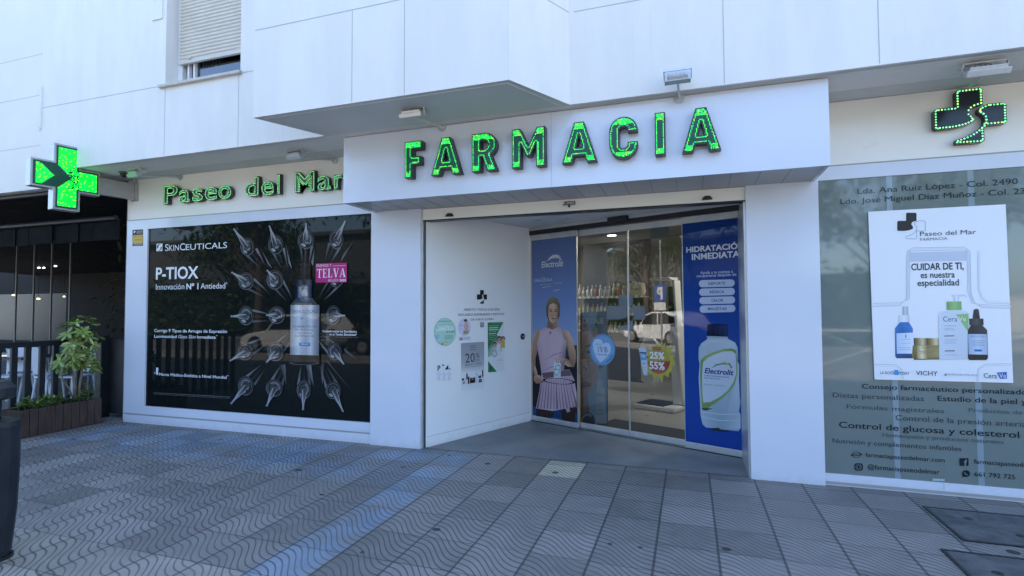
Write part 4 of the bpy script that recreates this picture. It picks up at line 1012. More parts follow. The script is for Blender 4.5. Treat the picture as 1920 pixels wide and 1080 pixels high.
for k in range(8): A.line([(600, 418 + k * 19), (690 - k * 7 + (k % 3) * 6, 414 + k * 19)], 7 if k in (1, 2, 4) else 4, (.66, .74, .68) if k in (1, 2, 4) else (.3, .5, .38))
for (x, y, r, sk, sh) in ((700, 555, 22, (.42, .24, .17), (.5, .5, .52)), (736, 548, 16, (.45, .26, .18), (.55, .38, .05)), (655, 605, 17, (.42, .25, .18), (.5, .48, .46))):
    A.ell(x, y - 8, r * 1.25, r * 1.5, (.02, .015, .012)); A.poly([(x - r * 1.3, y + r), (x + r * 1.1, y + r), (x + r * 1.1, y + r * 5), (x - r * 1.3, y + r * 5)], sh); A.ell(x, y, r, r * 1.25, sk); A.line([(x - r * .4, y + r * .5), (x, y + r * .65), (x + r * .4, y + r * .5)], 4, (.7, .7, .7))
A.poly(rr(672, 592, 706, 700, 6), (.62, .65, .66)); A.ell(652, 684, 26, 34, (.45, .5, .5)); A.ring(652, 684, 26, 34, .16, (.2, .25, .27)); A.ell(652, 684, 13, 18, (.58, .6, .6))
A.text('Consulta', 684, 742, 724, 740, 735, (.15, .15, .17)); A.line([(676, 752), (735, 748)], 3, (.4, .4, .42)); A.line([(676, 768), (692, 767)], 3, (.4, .4, .42)); A.rect(610, 808, 628, 838, (.01, .10, .04))
A.build('picture', M_print, T)
T = empty('access_sticker', 'white service pictogram sticker with letter P low on the entrance side wall', 'sticker', SW.pt(.3, .6))
A = Art(SW, zs1); A.poly(rr(88, 786, 240, 946, 10), (.70, .72, .75)); A.text('P', 104, 850, 132, 847, 800, (.02, .025, .05), .03); A.poly([(172, 840), (205, 792), (212, 836)], (.015, .015, .02)); A.poly([(146, 795), (156, 784), (170, 800), (158, 806)], (.05, .06, .12)); A.ell(222, 832, 5, 7, (.02, .02, .03))
for x in (116, 166, 214): A.line([(x, 862), (x + 2, 940)], 12, (.52, .56, .62)); A.line([(x - 14, 940), (x + 18, 934)], 9, (.55, .59, .65)); A.ell(x + 2, 884, 22, 14, (.60, .63, .68))
A.build('picture', M_print, T)
q = SIDE.pt(*SIDE.px(979.5, 631), 0); T = empty('door_bell', 'black round exit button on the white entrance side wall', 'button', q)
Mx = Matrix.Translation(q) @ SIDE.N.to_track_quat('Z', 'Y').to_matrix().to_4x4(); w = MB(); w.lathe([(.042, 0), (.042, .012), (.034, .018)], Mx, 20); w.build('bell_body', M_dark, T); w = MB(); w.lathe([(.014, .018), (.012, .024)], Mx, 14); w.build('push_button', M_alu, T)

# --- prints on the glass doors
def door_print(name, label, cat, off, corners, bg):
    P_ = DOOR.moved(off); T = empty(name, label, cat, P_.pt(*P_.px(*corners[-1])))
    return P_, T
G1 = .010
# tennis player
P_ = DOOR.moved(G1); T = empty('door_poster', 'blue drink poster with a tennis player in pink on the left door panel', 'poster', P_.pt(.4, .08))
A = Art(P_, zm(980, 370, .41667), .001); s0, s1 = .03, .766
bl = [(.10, .15, .32), (.12, .18, .38), (.15, .22, .43), (.20, .28, .46), (.27, .34, .47)]
A.strip([((s0, z), (s1, z)) for z in (2.463, 2.0, 1.6, 1.25, 1.0)], bl); A.abrect(s0, .078, s1, 1.02, (.014, .015, .02)); A.abrect(s0, .9, s1, 1.06, (.03, .045, .05)); A.abrect(s0, .078, s1, .20, (.02, .06, .16))
A.text('Electrolit', 85, 321, 183, 305, 294, (.60, .63, .68), .015, .15)
for k in range(3): A.line([(108 + k * 6, 288 - k * 8), (130 + k * 4, 273 - k * 6), (155, 270 - k * 5), (178 - k * 4, 283 - k * 8)], [2, 5, 5, 2], (.58, .61, .66))
A.text('ARYNA', 84, 366, 104, 363, 360, (.4, .44, .55)); A.text('SABALENKA', 50, 386, 134, 373, 372, (.45, .49, .60), .0); A.text('TENISTA PROFESIONAL', 76, 398, 130, 391, 393, (.4, .44, .55)); A.line([(88, 406), (128, 400)], 3, (.35, .4, .5))
A.text('Nº 1 DEL MUNDO', 138, 392, 176, 386, 386, (.4, .44, .55)); A.line([(140, 420), (166, 415)], 4, (.35, .4, .5))
A.m = zm(990, 530, .25926)
sk, sk2, sk3 = (.42, .25, .165), (.62, .40, .28), (.22, .125, .08); pk, pk2, pk3 = (.43, .30, .35), (.52, .38, .43), (.24, .155, .19)
A.poly([(60, 890), (200, 905), (196, 985), (120, 990), (58, 965)], (.028, .018, .016)); A.poly([(238, 900), (345, 890), (340, 1030), (320, 1035), (245, 1000)], (.03, .02, .018)); A.poly([(190, 905), (240, 905), (240, 990), (186, 985)], (.015, .04, .12))
A.poly([(134, 235), (130, 180), (145, 125), (180, 100), (212, 112), (232, 160), (230, 235), (214, 280), (152, 282)], [(.10, .07, .05), (.13, .095, .06), (.20, .15, .09), (.22, .17, .10), (.19, .14, .09), (.12, .085, .055), (.08, .055, .04), (.06, .04, .03), (.06, .04, .03)])
A.poly([(148, 262), (216, 258), (222, 322), (180, 345), (136, 328)], [sk3, sk, sk, sk3, sk3])
A.poly([(146, 200), (156, 160), (182, 148), (210, 160), (222, 200), (218, 250), (198, 288), (180, 296), (162, 286), (149, 248)], [sk, sk2, sk2, sk, sk3, sk3, sk, sk, sk2, sk2])
for x in (167, 202): A.line([(x - 11, 206), (x + 10, 206)], 6, (.03, .02, .02)); A.line([(x - 13, 194), (x + 12, 194)], 3.5, (.06, .04, .03))
A.line([(184, 205), (182, 238), (190, 241)], 3.5, sk3); A.line([(170, 262), (184, 259), (199, 262)], 6, (.16, .06, .055)); A.ell(160, 228, 7, 20, (.40, .27, .21)); A.line([(150, 275), (180, 296), (206, 282)], 3, sk3)
A.poly([(78, 335), (96, 345), (88, 400), (72, 480), (56, 545), (52, 600), (68, 650), (74, 690), (52, 700), (36, 640), (28, 545), (34, 430), (48, 365)], [sk, sk2, sk, sk3, sk3, sk2, sk, sk, sk3, sk3, sk3, sk, sk2])
A.poly([(246, 338), (296, 352), (322, 410), (346, 500), (350, 560), (334, 610), (290, 606), (250, 580), (222, 566), (214, 545), (240, 530), (302, 560), (286, 480), (262, 410)], [sk, sk2, sk2, sk, sk3, sk3, sk2, sk2, sk, sk, sk2, sk3, sk3, sk])
A.poly([(132, 318), (178, 336), (216, 316), (246, 338), (254, 400), (280, 424), (272, 520), (262, 632), (180, 650), (100, 664), (86, 570), (64, 440), (88, 372), (96, 342)], [pk, pk2, pk, pk, pk2, pk, pk3, pk3, pk2, pk, pk, pk, pk2, pk2])
A.line([(132, 320), (178, 338), (216, 318)], 4, pk3); A.line([(120, 560), (190, 520), (262, 500)], [2, 6, 2], pk3); A.line([(104, 640), (170, 610), (262, 590)], [2, 5, 2], pk3); A.line([(150, 350), (140, 480), (150, 600)], [1, 7, 2], (.48, .35, .41)); A.ell(162, 362, 9, 12, (.28, .19, .24))
A.poly([(100, 650), (182, 640), (300, 628), (335, 700), (352, 800), (356, 895), (300, 905), (180, 928), (58, 908), (84, 780)], [pk2, pk2, pk, pk, pk2, pk3, pk, pk2, pk, pk])
for k in range(13):
    t = k / 12; A.line([(108 + t * 190, 690 - t * 10), (70 + t * 285, 915 - abs(t - .4) * 20)], [2, 7 if k % 3 else 13], pk3 if k % 2 else (.15, .095, .13))
A.poly([(102, 652), (300, 630), (318, 672), (110, 690)], (.13, .085, .10))
A.ring(224, 712, 118, 22, .16, (.012, .012, .016), rot=.08); 
for k in range(7): A.line([(128 + k * 32, 702), (130 + k * 32, 722)], 1.2, (.15, .15, .18))
A.line([(40, 700), (112, 718)], [13, 9], (.015, .015, .02)); A.poly([(44, 672), (84, 668), (104, 700), (96, 728), (60, 730), (42, 706)], [sk, sk2, sk, sk3, sk3, sk]); 
for k in range(4): A.line([(66 + k * 8, 690), (70 + k * 9, 724)], 3, sk3)
A.poly([(196, 560), (226, 558), (238, 590), (238, 688), (188, 690), (186, 592)], [(.5, .55, .6), (.58, .62, .66), (.6, .64, .68), (.5, .54, .6), (.5, .55, .6), (.56, .6, .65)]); A.ring(212, 632, 22, 42, .2, (.25, .34, .22), rot=.3); A.text('Electrolit', 194, 632, 232, 630, 622, (.05, .07, .2), .02, .2)
for k in range(4): A.line([(206 + k * 18, 540 + k * 3), (204 + k * 14, 560 + k * 4), (212 + k * 16, 582)], [9, 9, 6], [sk2, sk, sk3])
A.poly([(270, 908), (300, 900), (306, 930), (286, 940)], (.34, .27, .34))
A.line([(170, 975), (250, 992)], 10, (.04, .10, .26)); A.build('picture', M_gprint, T)

# drink poster on the right panel
T = empty('door_poster', 'deep blue hydration poster with a large white drink bottle on the right door panel', 'poster', P_.pt(2.5, .08))
A = Art(P_, zm(1080, 370, .4537), .001)
A.strip([((2.188, z), (2.894, z)) for z in (2.463, 1.8, 1.0, .4, .078)], [(.014, .045, .21), (.016, .055, .25), (.016, .06, .28), (.015, .06, .30), (.012, .05, .28)])
A.text('HIDRATACIÓN', 456, 229, 697, 209, 207, (.66, .68, .72), .028); A.text('INMEDIATA', 479, 258, 677, 246, 234, (.66, .68, .72), .028)
A.text('Ayuda a tu cuerpo a', 514, 318, 648, 311, 306, (.5, .54, .64), .012); A.text('recuperarse después de', 499, 331, 663, 323, 320, (.5, .54, .64), .012)
for i, st in enumerate(('DEPORTE', 'RESACA', 'CALOR', 'MALESTAR')):
    y = 357 + i * 35; x0 = 508 + i
    A.poly([(x0 + 14 + 14 * math.cos(t), y + 15 * math.sin(t)) for t in np.linspace(PI / 2, PI * 1.5, 9)] + [(x0 + 134 + 14 * math.cos(t), y - 3 + 15 * math.sin(t)) for t in np.linspace(-PI / 2, PI / 2, 9)], (.50, .54, .66))
    wd = {0: 70, 1: 60, 2: 50, 3: 80}[i]; A.text(st, x0 + 74 - wd / 2, y + 5, x0 + 74 + wd / 2, y + 3, y - 6, (.04, .07, .22), .02)
A.m = zm(1280, 580, .23148)
A.poly([(198, 140), (205, 122), (280, 117), (362, 122), (372, 140), (370, 222), (285, 226), (198, 224)], [(.008, .015, .05), (.015, .03, .09), (.008, .015, .04), (.01, .02, .06), (.02, .05, .14), (.015, .04, .12), (.004, .008, .02), (.008, .015, .05)])
for k in range(9): A.line([(208 + k * 19, 130), (208 + k * 19, 218)], 2, (.02, .05, .15) if k % 2 else (.004, .008, .02))
A.rect(198, 222, 366, 238, (.34, .40, .46))
bt, bt2, bt3 = (.40, .47, .53), (.50, .57, .63), (.28, .35, .42)
A.poly([(205, 238), (364, 236), (425, 268), (448, 310), (444, 420), (460, 450), (456, 560), (462, 700), (470, 750), (456, 830), (470, 850), (470, 960), (452, 988), (320, 972), (190, 955), (162, 930), (145, 860), (142, 770), (130, 560), (138, 440), (128, 400), (132, 310), (152, 275)],
       [bt, bt, bt2, bt3, bt, bt3, bt2, bt, bt3, bt, bt, bt2, bt3, bt3, bt2, bt, bt3, bt, bt2, bt, bt3, bt, bt2])
for p in ([(160, 290), (230, 262), (330, 258), (420, 290)], [(150, 830), (300, 850), (460, 850)], [(160, 870), (300, 900), (462, 900)]): A.line(p, 7, bt2)
A.poly([(210, 962), (300, 958), (300, 970), (400, 988), (330, 995), (240, 980)], (.02, .035, .05))
gl = (.17, .27, .085); gl2 = (.25, .36, .13)
A.poly([(146, 410), (180, 375), (250, 345), (330, 322), (400, 316), (436, 336), (442, 420), (444, 520), (425, 600), (380, 670), (310, 730), (230, 782), (190, 815), (160, 808), (150, 720), (142, 560)], [gl, gl2, gl, gl2, gl, gl, gl, gl2, gl, gl2, gl2, gl, gl, gl, gl2, gl])
A.poly([(166, 430), (200, 395), (260, 365), (330, 342), (400, 338), (428, 360), (434, 430), (434, 520), (412, 590), (368, 655), (300, 710), (225, 750), (168, 755), (160, 660), (158, 540)], (.52, .56, .63))
A.poly([(155, 800), (250, 802), (190, 820), (162, 815)], (.03, .07, .04))
A.text('Electrolit', 178, 520, 414, 530, 478, (.02, .035, .16), .028, .2)
A.line([(240, 474), (270, 452), (320, 440), (380, 448)], [4, 14, 12, 4], (.10, .27, .16)); A.line([(300, 440), (340, 430), (380, 450), (400, 476)], [3, 10, 10, 3], (.36, .40, .06)); A.line([(368, 432), (384, 445), (392, 475)], [3, 10, 3], (.2, .06, .03)); A.line([(402, 460), (392, 480)], [8, 3], (.03, .04, .1))
A.text('SUERO REHIDRATANTE', 178, 545, 376, 553, 534, (.06, .09, .22), .01); A.text('ELECTROLITOS', 178, 562, 306, 569, 551, (.06, .09, .22), .01); A.text('sabor', 184, 588, 216, 590, 581, (.3, .35, .4)); A.text('Lima-Limón', 178, 616, 338, 624, 600, (.22, .32, .10))
A.build('picture', M_gprint, T)

# stickers on the sliding panels
PS = DOOR.moved(-.05 + .004)
zq = zm(1080, 600, .21297)
T = empty('round_sticker', 'round blue club sticker with a pale heart on the sliding glass door', 'sticker', PS.pt(1.1, 1))
A = Art(PS, zq); A.ell(235, 262, 112, 138, (.12, .27, .48), 40); A.ell(236, 262, 98, 120, (.16, .33, .55), 40)
A.poly([(205, 168), (228, 180), (240, 212), (262, 200), (290, 204), (306, 230), (304, 280), (270, 330), (214, 376), (180, 330), (154, 260), (148, 205), (165, 172), (185, 166)], (.46, .58, .74)); A.glyph(serif('IVB'), 188, 284, 280, 284, 236, (.02, .03, .10)); A.text('join our', 170, 222, 228, 216, 206, (.05, .08, .18), 0, .2); A.text('community', 186, 312, 278, 308, 297, (.06, .09, .2), .01, .2); A.line([(262, 372), (300, 345), (322, 305)], 9, (.05, .14, .32))
A.build('picture', M_print, T)
T = empty('starburst_sticker', 'yellow starburst price sticker with a red lower half on the sliding glass door', 'sticker', PS.pt(1.8, .8))
A = Art(PS, zq); ye = (.42, .36, .045)
star = []
for k in range(28):
    r = (1.0 if k % 2 == 0 else .74) * (1 + .1 * math.sin(k * 2.4)); t = 2 * PI * k / 28 + .1; star.append((738 + 148 * r * math.cos(t), 366 + 172 * r * math.sin(t)))
A.poly(star, ye); A.ell(732, 360, 96, 112, (.36, .27, .05), 36); A.poly([(732 + 97 * math.cos(t), 362 + 112 * math.sin(t)) for t in np.linspace(0, PI, 20)], (.30, .045, .03))
A.rect(676, 240, 748, 264, (.25, .06, .03)); A.text('DESCUENTOS', 681, 257, 742, 256, 247, (.6, .5, .4)); A.text('25%', 650, 348, 779, 333, 290, (.66, .67, .66), .035); A.text('55%', 648, 441, 783, 424, 376, (.66, .67, .66), .035); A.text('DE DESCUENTO', 735, 444, 780, 440, 433, (.7, .66, .62))
for k in range(3): A.line([(660 + k * 8, 452 + k * 8), (790 - k * 14, 446 + k * 8)], 3, (.45, .2, .15))
A.poly([(552, 246), (620, 240), (632, 484), (597, 488)], (.46, .52, .60)); A.rect(562, 284, 620, 294, (.03, .04, .08)); A.poly([(566, 300), (622, 298), (624, 352), (574, 356)], (.12, .30, .52)); A.text('GEL', 578, 326, 614, 324, 308, WH, .02); A.rect(584, 372, 614, 392, (.25, .38, .55)); A.line([(588, 420), (612, 418)], 4, (.3, .35, .45))
A.build('picture', M_print, T)
T = empty('frosted_decal', 'frosted grey cross decal split by an S curve on the sliding glass door', 'decal', PS.pt(1.4, 1.3))
A = Art(PS, zm(1080, 420, .18519)); fc = (.15, .19, .22)
crest(A, 505, 898, 203, fc)
A.build('picture', colattr_mat('frost decal', .3, .3, alpha=.82), T)
T = empty('paper_notice', 'pale paper notice taped high inside the sliding glass door', 'notice', PS.pt(1.9, 2.3))
A = Art(DOOR.moved(-.062), zm(1080, 420, .18519)); A.poly([(748, 30), (940, 5), (940, 134), (748, 150)], (.26, .30, .30)); A.build('picture', M_print, T)

# ------------------------------------------------------------------ shop interior seen through the doors
def inp(s, k, z): return DOOR.pt(s, z, -k)          # s along the doors, k metres behind them
INY = lambda k: DOOR.moved(-k)
def ibox(mb, s0, s1, k0, k1, z0, z1, col=None, mi=0): mb.prism([inp(s0, k0, z0), inp(s1, k0, z0), inp(s1, k0, z1), inp(s0, k0, z1)], -DOOR.N * (k1 - k0), col=col, mi=mi)
T = empty('door_mat', 'dark entrance mat inside the sliding glass doors', 'mat', inp(1.7, .4, .01))
w = MB(); ibox(w, .85, 2.8, .12, .75, .009, .018); w.build('mat_body', M_mat, T)
T = empty('sales_counter', 'pale grey sales counter with cabinet doors inside the shop', 'counter', inp(2.2, 2.2, 0))
w = MB(); ibox(w, 1.62, 3.2, 2.32, 3.0, .10, .92); w.build('carcass', M_incab, T, bevel=.004)
w = MB(); ibox(w, 1.60, 3.2, 2.28, 3.02, .92, .96); w.build('worktop', mat('dark worktop', (.10, .09, .08), .3), T, bevel=.003)
w = MB(); ibox(w, 1.64, 3.2, 2.36, 3.0, .008, .10); w.build('plinth', M_trim, T)
for s in (1.63, 2.12, 2.61):
    w = MB(); ibox(w, s, s + .48, 2.305, 2.318, .115, .905); w.build('cabinet_door', M_incab, T, bevel=.003)
tone = [(.45, .42, .36), (.30, .14, .10), (.16, .22, .3), (.5, .5, .46), (.38, .30, .12), (.10, .10, .11)]
for k in range(9):
    s = 1.70 + k * .12; T = empty('product_box', 'small boxed product on the worktop of the shop counter', 'box', inp(s, 2.5, .96), 'boxes on the counter')
    h = .12 + .09 * random.random(); w = MB(); ibox(w, s, s + .085, 2.45, 2.52, .96, .96 + h); ibox(w, s + .008, s + .077, 2.447, 2.45, .96 + h * .35, .96 + h * .7); w.build('carton', mat('carton', tone[k % 6], .5), T)
T = empty('weighing_machine', 'white walk on weighing machine with a tall column and screen inside the shop', 'scale', inp(1.0, 1.85, 0))
w = MB(); ibox(w, .66, 1.32, 1.62, 2.20, .012, .085); w.build('platform', M_white, T, bevel=.02)
w = MB(); ibox(w, .70, 1.14, 1.66, 2.10, .085, .10); w.build('tread_plate', M_dark, T)
w = MB(); w.prism([inp(1.16, 1.9, .085), inp(1.33, 1.9, .085), inp(1.27, 1.9, .9), inp(1.22, 1.9, 1.95), inp(1.15, 1.9, 1.95), inp(1.13, 1.9, .9)], -DOOR.N * .22); w.build('column', M_white, T, bevel=.02)
w = MB(); w.prism([inp(.74, 1.72, .42), inp(.90, 1.72, .34), inp(1.00, 1.72, .42), inp(1.02, 1.72, 1.0), inp(.95, 1.72, 1.08), inp(.80, 1.72, 1.08), inp(.73, 1.72, .96)], -DOOR.N * .13); w.build('monitor_case', M_white, T, bevel=.02)
w = MB(); ibox(w, .84, .92, 1.712, 1.722, .62, .80); w.build('slot', M_dark, T)
w = MB(); ibox(w, .86, 1.20, 1.80, 2.1, 1.95, 1.99); w.build('measuring_head', M_white, T, bevel=.02)
w = MB(); w.prism([inp(1.115, 1.893, 1.25), inp(1.225, 1.893, 1.25), inp(1.19, 1.893, 1.85), inp(1.125, 1.893, 1.85)], -DOOR.N * .008); w.build('screen', M_dark, T)
# shelf unit with bottles
SH = empty('wall_shelf', 'dark wall shelf unit with three tiers of products inside the shop', 'shelf', inp(-.3, 2.6, 0))
w = MB(); ibox(w, -1.1, .30, 2.95, 3.0, .2, 2.75); w.build('back_panel', mat('dark shelf back', (.07, .07, .075), .5), SH)
zs_ = (1.12, 1.42, 1.73)
for z in zs_:
    w = MB(); ibox(w, -1.1, .28, 2.62, 2.95, z - .018, z); w.build('shelf_board', M_alu, SH)
    w = MB()
    for k in range(14): ibox(w, -1.08 + k * .097, -1.03 + k * .097, 2.612, 2.62, z - .03, z + .012)
    w.build('price_tags', M_white, SH)
pm = colattr_mat('product plastic', .35, .4)
kinds = []
for k, (c1, c2) in enumerate((((.60, .60, .58), (.5, .5, .5)), ((.55, .55, .52), (.30, .10, .06)), ((.50, .42, .16), (.2, .2, .2)), ((.62, .62, .62), (.12, .25, .4)))):
    pass
for ti, z in enumerate(zs_):
    s = -1.05; k = 0
    while s < (.02 if ti == 2 else .22):
        c = [(.62, .62, .60), (.58, .56, .52), (.60, .60, .62), (.50, .40, .14) if ti == 1 else (.6, .6, .58), (.45, .16, .10) if ti == 2 else (.6, .58, .55)][k % 5]
        T = empty('product_bottle', ('white pump bottle standing on the top tier of the dark wall shelf', 'bottle standing on the middle tier of the dark wall shelf', 'short bottle standing on the lowest tier of the dark wall shelf')[2 - ti], 'bottle', inp(s, 2.75, z), 'bottles on the shop shelf')
        h = (.16, .19, .22)[ti] * (.85 + .3 * random.random()); r = .036
        w = MB(); w.lathe([(r, 0), (r, h * .62), (r * .45, h * .72), (r * .42, h * .80), (r * .5, h * .82), (r * .5, h)], Matrix.Translation(inp(s, 2.75, z + .001)), 10, col=[c, c, c, (.5, .5, .5), (.55, .55, .55)]); w.build('bottle_body', pm, T, smooth=True)
        s += .085 + .02 * random.random(); k += 1
T = empty('toiletry_bag', 'cream wash bag with a handle at the right end of the top shelf tier', 'bag', inp(.15, 2.75, 1.73))
w = MB(); w.prism([inp(.04, 2.66, 1.735), inp(.27, 2.66, 1.735), inp(.29, 2.66, 1.78), inp(.29, 2.66, 1.93), inp(.26, 2.66, 1.97), inp(.08, 2.66, 1.95), inp(.03, 2.66, 1.90)], -DOOR.N * .14); w.build('bag_body', mat('cream leather', (.50, .46, .38), .45), T, bevel=.02)
w = MB(); w.tube([inp(.08 + .07 * (1 - math.cos(t)), 2.65, 1.93 + .05 * math.sin(t)) for t in np.linspace(0, PI, 9)], .008, 6); w.tube([inp(.06, 2.655, 1.93), inp(.09, 2.655, 1.85), inp(.22, 2.655, 1.85), inp(.25, 2.655, 1.93)], .01, 6); w.build('bag_handle', mat('tan strap', (.34, .28, .2), .5), T)
# tall figure poster standing behind the glass
FP = DOOR.moved(-.16); T = empty('standing_poster', 'tall cosmetics poster with half a face and a white serum bottle behind the glass door', 'poster', FP.pt(.95, .1))
z8 = zm(1080, 370, .4537)
w = MB(); w.prism(pxpoly(FP, [z8(18, 478), z8(128, 470), z8(130, 938), z8(18, 936)], 0), FP.N * -.012); w.build('backing', mat('poster card', (.03, .035, .045), .5), T)
A = Art(FP, z8, .001); f1, f2, f3, f4 = (.30, .195, .15), (.42, .28, .22), (.56, .40, .33), (.14, .095, .075)
A.poly([(19, 480), (126, 472), (129, 935), (19, 935)], [(.035, .04, .05), (.04, .05, .06), (.22, .34, .46), (.10, .15, .22)])
A.poly([(82, 720), (128, 690), (129, 935), (28, 935), (30, 840)], (.20, .32, .44))
A.poly([(19, 520), (60, 505), (86, 540), (98, 590), (100, 660), (92, 720), (80, 770), (60, 800), (30, 830), (19, 835)], [f4, f4, f1, f1, f2, f3, f2, f1, f1, f4])
A.poly([(24, 560), (60, 545), (74, 590), (70, 650), (40, 660), (24, 640)], [f2, f2, f3, f2, f1, f1]); A.poly([(22, 670), (44, 668), (52, 720), (40, 745), (22, 745)], [f3, f3, f2, f1, f2])
A.ell(62, 640, 17, 6, (.015, .012, .012)); A.line([(40, 618), (62, 610), (82, 622)], [3, 8, 3], (.018, .014, .012)); A.ell(63, 640, 6, 5, (.2, .18, .17)); A.line([(30, 700), (46, 712), (40, 720)], 5, f4)
A.poly([(22, 768), (40, 760), (60, 768), (64, 778), (42, 790), (22, 790)], [(.16, .07, .065), (.2, .1, .09), (.14, .06, .055), (.1, .04, .04), (.18, .09, .08), (.14, .06, .06)]); A.line([(22, 778), (62, 777)], 2.5, (.05, .02, .02))
A.poly([(19, 835), (48, 812), (60, 935), (19, 935)], [f4, f1, (.05, .035, .03), f4]); A.ell(48, 925, 30, 36, (.03, .03, .035)); A.ring(48, 925, 28, 32, .3, (.2, .25, .3), t0=3.2, t1=5.5)
A.poly([(82, 800), (88, 788), (114, 786), (120, 800), (121, 934), (82, 935)], [(.30, .38, .46), (.36, .44, .52), (.40, .48, .56), (.34, .42, .5), (.28, .36, .44), (.30, .38, .46)]); A.rect(87, 756, 110, 788, (.34, .42, .50)); A.poly([(92, 756), (94, 728), (102, 725), (106, 756)], (.30, .37, .44)); A.text('CAUDALIE', 84, 822, 119, 820, 812, (.1, .14, .2)); A.line([(92, 880), (112, 879)], 4, (.14, .2, .26)); A.line([(86, 896), (118, 895)], 4, (.14, .2, .26))
A.poly([(22, 476), (93, 472), (66, 566)], (.13, .25, .38)); A.text('CAUDALIE', 28, 524, 112, 518, 502, (.42, .45, .47)); A.text('Anti-edad', 44, 586, 84, 584, 576, (.3, .32, .34)); A.text('-63%', 58, 692, 88, 690, 680, (.4, .4, .4)); A.line([(58, 700), (92, 698)], 3, (.3, .3, .3))
A.build('picture', M_print, T)
# lamps
for (x, y, nm) in ((1147, 441, 'near the doors'), (1120, 462, 'deeper in the shop')):
    q = at_z(x, y, 2.845); T = empty('ceiling_downlight', 'lit round downlight in the shop ceiling ' + nm, 'ceiling light', q, 'shop downlights')
    w = MB(); w.lathe([(.075, -.01), (.075, .0)], Matrix.Translation(q), 20); w.build('diffuser', M_lamp, T); w = MB(); w.lathe([(.09, -.006), (.10, .006), (.075, .008)], Matrix.Translation(q), 20); w.build('rim', M_white, T)
T = empty('strip_light', 'lit white strip light hanging inside the shop', 'ceiling light', inp(.25, 3.6, 2.3))
w = MB(); a, c = INY(3.6).px(1139, 503), INY(3.6).px(1175, 501); w.prism([inp(a[0], 3.6, 2.28), inp(c[0], 3.6, 2.28), inp(c[0], 3.6, 2.32), inp(a[0], 3.6, 2.32)], -DOOR.N * .05); w.build('diffuser', M_lamp, T)
w = MB(); 
for s in (a[0] + .05, c[0] - .05): w.tube([inp(s, 3.62, 2.32), inp(s, 3.62, 2.86)], .006, 6)
w.build('hanger', M_alu, T)
for k in range(2):  # fill panels added out of view behind the door posters to light the room
    q = (-3.4 + 4.6 * k, 9.6 - 1.2 * k, 2.85); T = empty('hidden_fill_panel', 'hidden glowing panel added to brighten the shop interior', 'ceiling light', q, 'added shop fill panels')
    w = MB(); w.box(q[0] - .3, q[0] + .3, q[1] - .3, q[1] + .3, 2.835, 2.85); w.build('diffuser', M_fill, T); w = MB(); w.box(q[0] - .33, q[0] + .33, q[1] - .33, q[1] + .33, 2.845, 2.858); w.build('frame', M_white, T)
T = empty('wall_cabinet', 'tall dark display cabinet at the back of the shop', 'cabinet', inp(.6, 4.2, 0))
w = MB(); ibox(w, .42, .92, 4.3, 4.7, .01, 2.4); w.build('carcass', mat('dark cabinet', (.06, .06, .065), .4), T); 
for z in (.5, .9, 1.3, 1.7):
    w = MB(); ibox(w, .44, .90, 4.2, 4.3, z, z + .02); w.build('shelf_board', M_alu, T)
for z in (.52, .92, 1.32, 1.72):
    for k in range(5):
        sx = .455 + k * .088; h = random.uniform(.14, .27); T = empty('stock_box', 'small medicine carton on the dark cabinet at the back of the shop', 'box', inp(sx, 4.24, z), 'cartons on the back cabinet')
        w = MB(); ibox(w, sx, sx + .075, 4.21, 4.28, z, z + h); ibox(w, sx + .006, sx + .069, 4.207, 4.21, z + h * .3, z + h * .75); w.build('carton', mat('stock carton', random.choice([(.6, .6, .58), (.5, .2, .12), (.15, .3, .42), (.55, .5, .3), (.3, .42, .3), (.62, .6, .6)]), .5), T)
T = empty('room_divider', 'pale grey partition pier standing inside the shop', 'partition', inp(1.7, 3.6, 0))
w = MB(); ibox(w, 1.35, 2.0, 3.9, 4.2, .01, 2.85); ibox(w, 1.34, 2.01, 3.89, 4.21, .01, .10); w.build('pier', mat('pale pier', (.34, .33, .30), .6), T)

# ------------------------------------------------------------------ terrace on the left
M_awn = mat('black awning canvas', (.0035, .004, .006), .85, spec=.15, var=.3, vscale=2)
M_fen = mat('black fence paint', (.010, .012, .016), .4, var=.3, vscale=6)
T = empty('terrace_awning', 'black canvas awning with a hanging valance over the cafe terrace', 'awning', (-11, 5, 2.5))
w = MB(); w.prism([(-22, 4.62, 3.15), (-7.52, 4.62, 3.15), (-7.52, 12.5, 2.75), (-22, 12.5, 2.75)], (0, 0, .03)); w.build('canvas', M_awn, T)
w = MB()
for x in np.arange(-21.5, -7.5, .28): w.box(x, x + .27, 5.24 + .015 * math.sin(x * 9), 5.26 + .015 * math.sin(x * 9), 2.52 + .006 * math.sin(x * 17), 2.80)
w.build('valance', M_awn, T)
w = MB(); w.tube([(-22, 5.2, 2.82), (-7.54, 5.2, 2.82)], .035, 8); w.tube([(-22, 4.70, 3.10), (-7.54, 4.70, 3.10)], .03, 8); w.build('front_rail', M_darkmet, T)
for x in (): 
    w = MB(); w.tube([(x, 4.7, 3.10), (x, 12.4, 2.73)], .018, 6); w.build('rafter', M_darkmet, T)
T = empty('terrace_building', 'dark walled cafe terrace room beside the shop corner', 'building', (-11, 9, 0))
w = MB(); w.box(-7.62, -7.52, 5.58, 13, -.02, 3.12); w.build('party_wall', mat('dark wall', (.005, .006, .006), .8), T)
w = MB(); w.box(-32, -7.5, 12.4, 12.5, 2.10, 3.6); w.box(-20.3, -7.5, 12.4, 12.5, -.02, 2.10); w.box(-32, -26, 12.4, 12.5, -.02, 2.10); w.box(-26, -20.3, 12.4, 12.5, -.02, .45); w.box(-32, -31.9, 3, 12.4, -.02, 3.6); w.build('rear_wall', mat('dark rear wall', (.004, .0045, .005), .8), T)
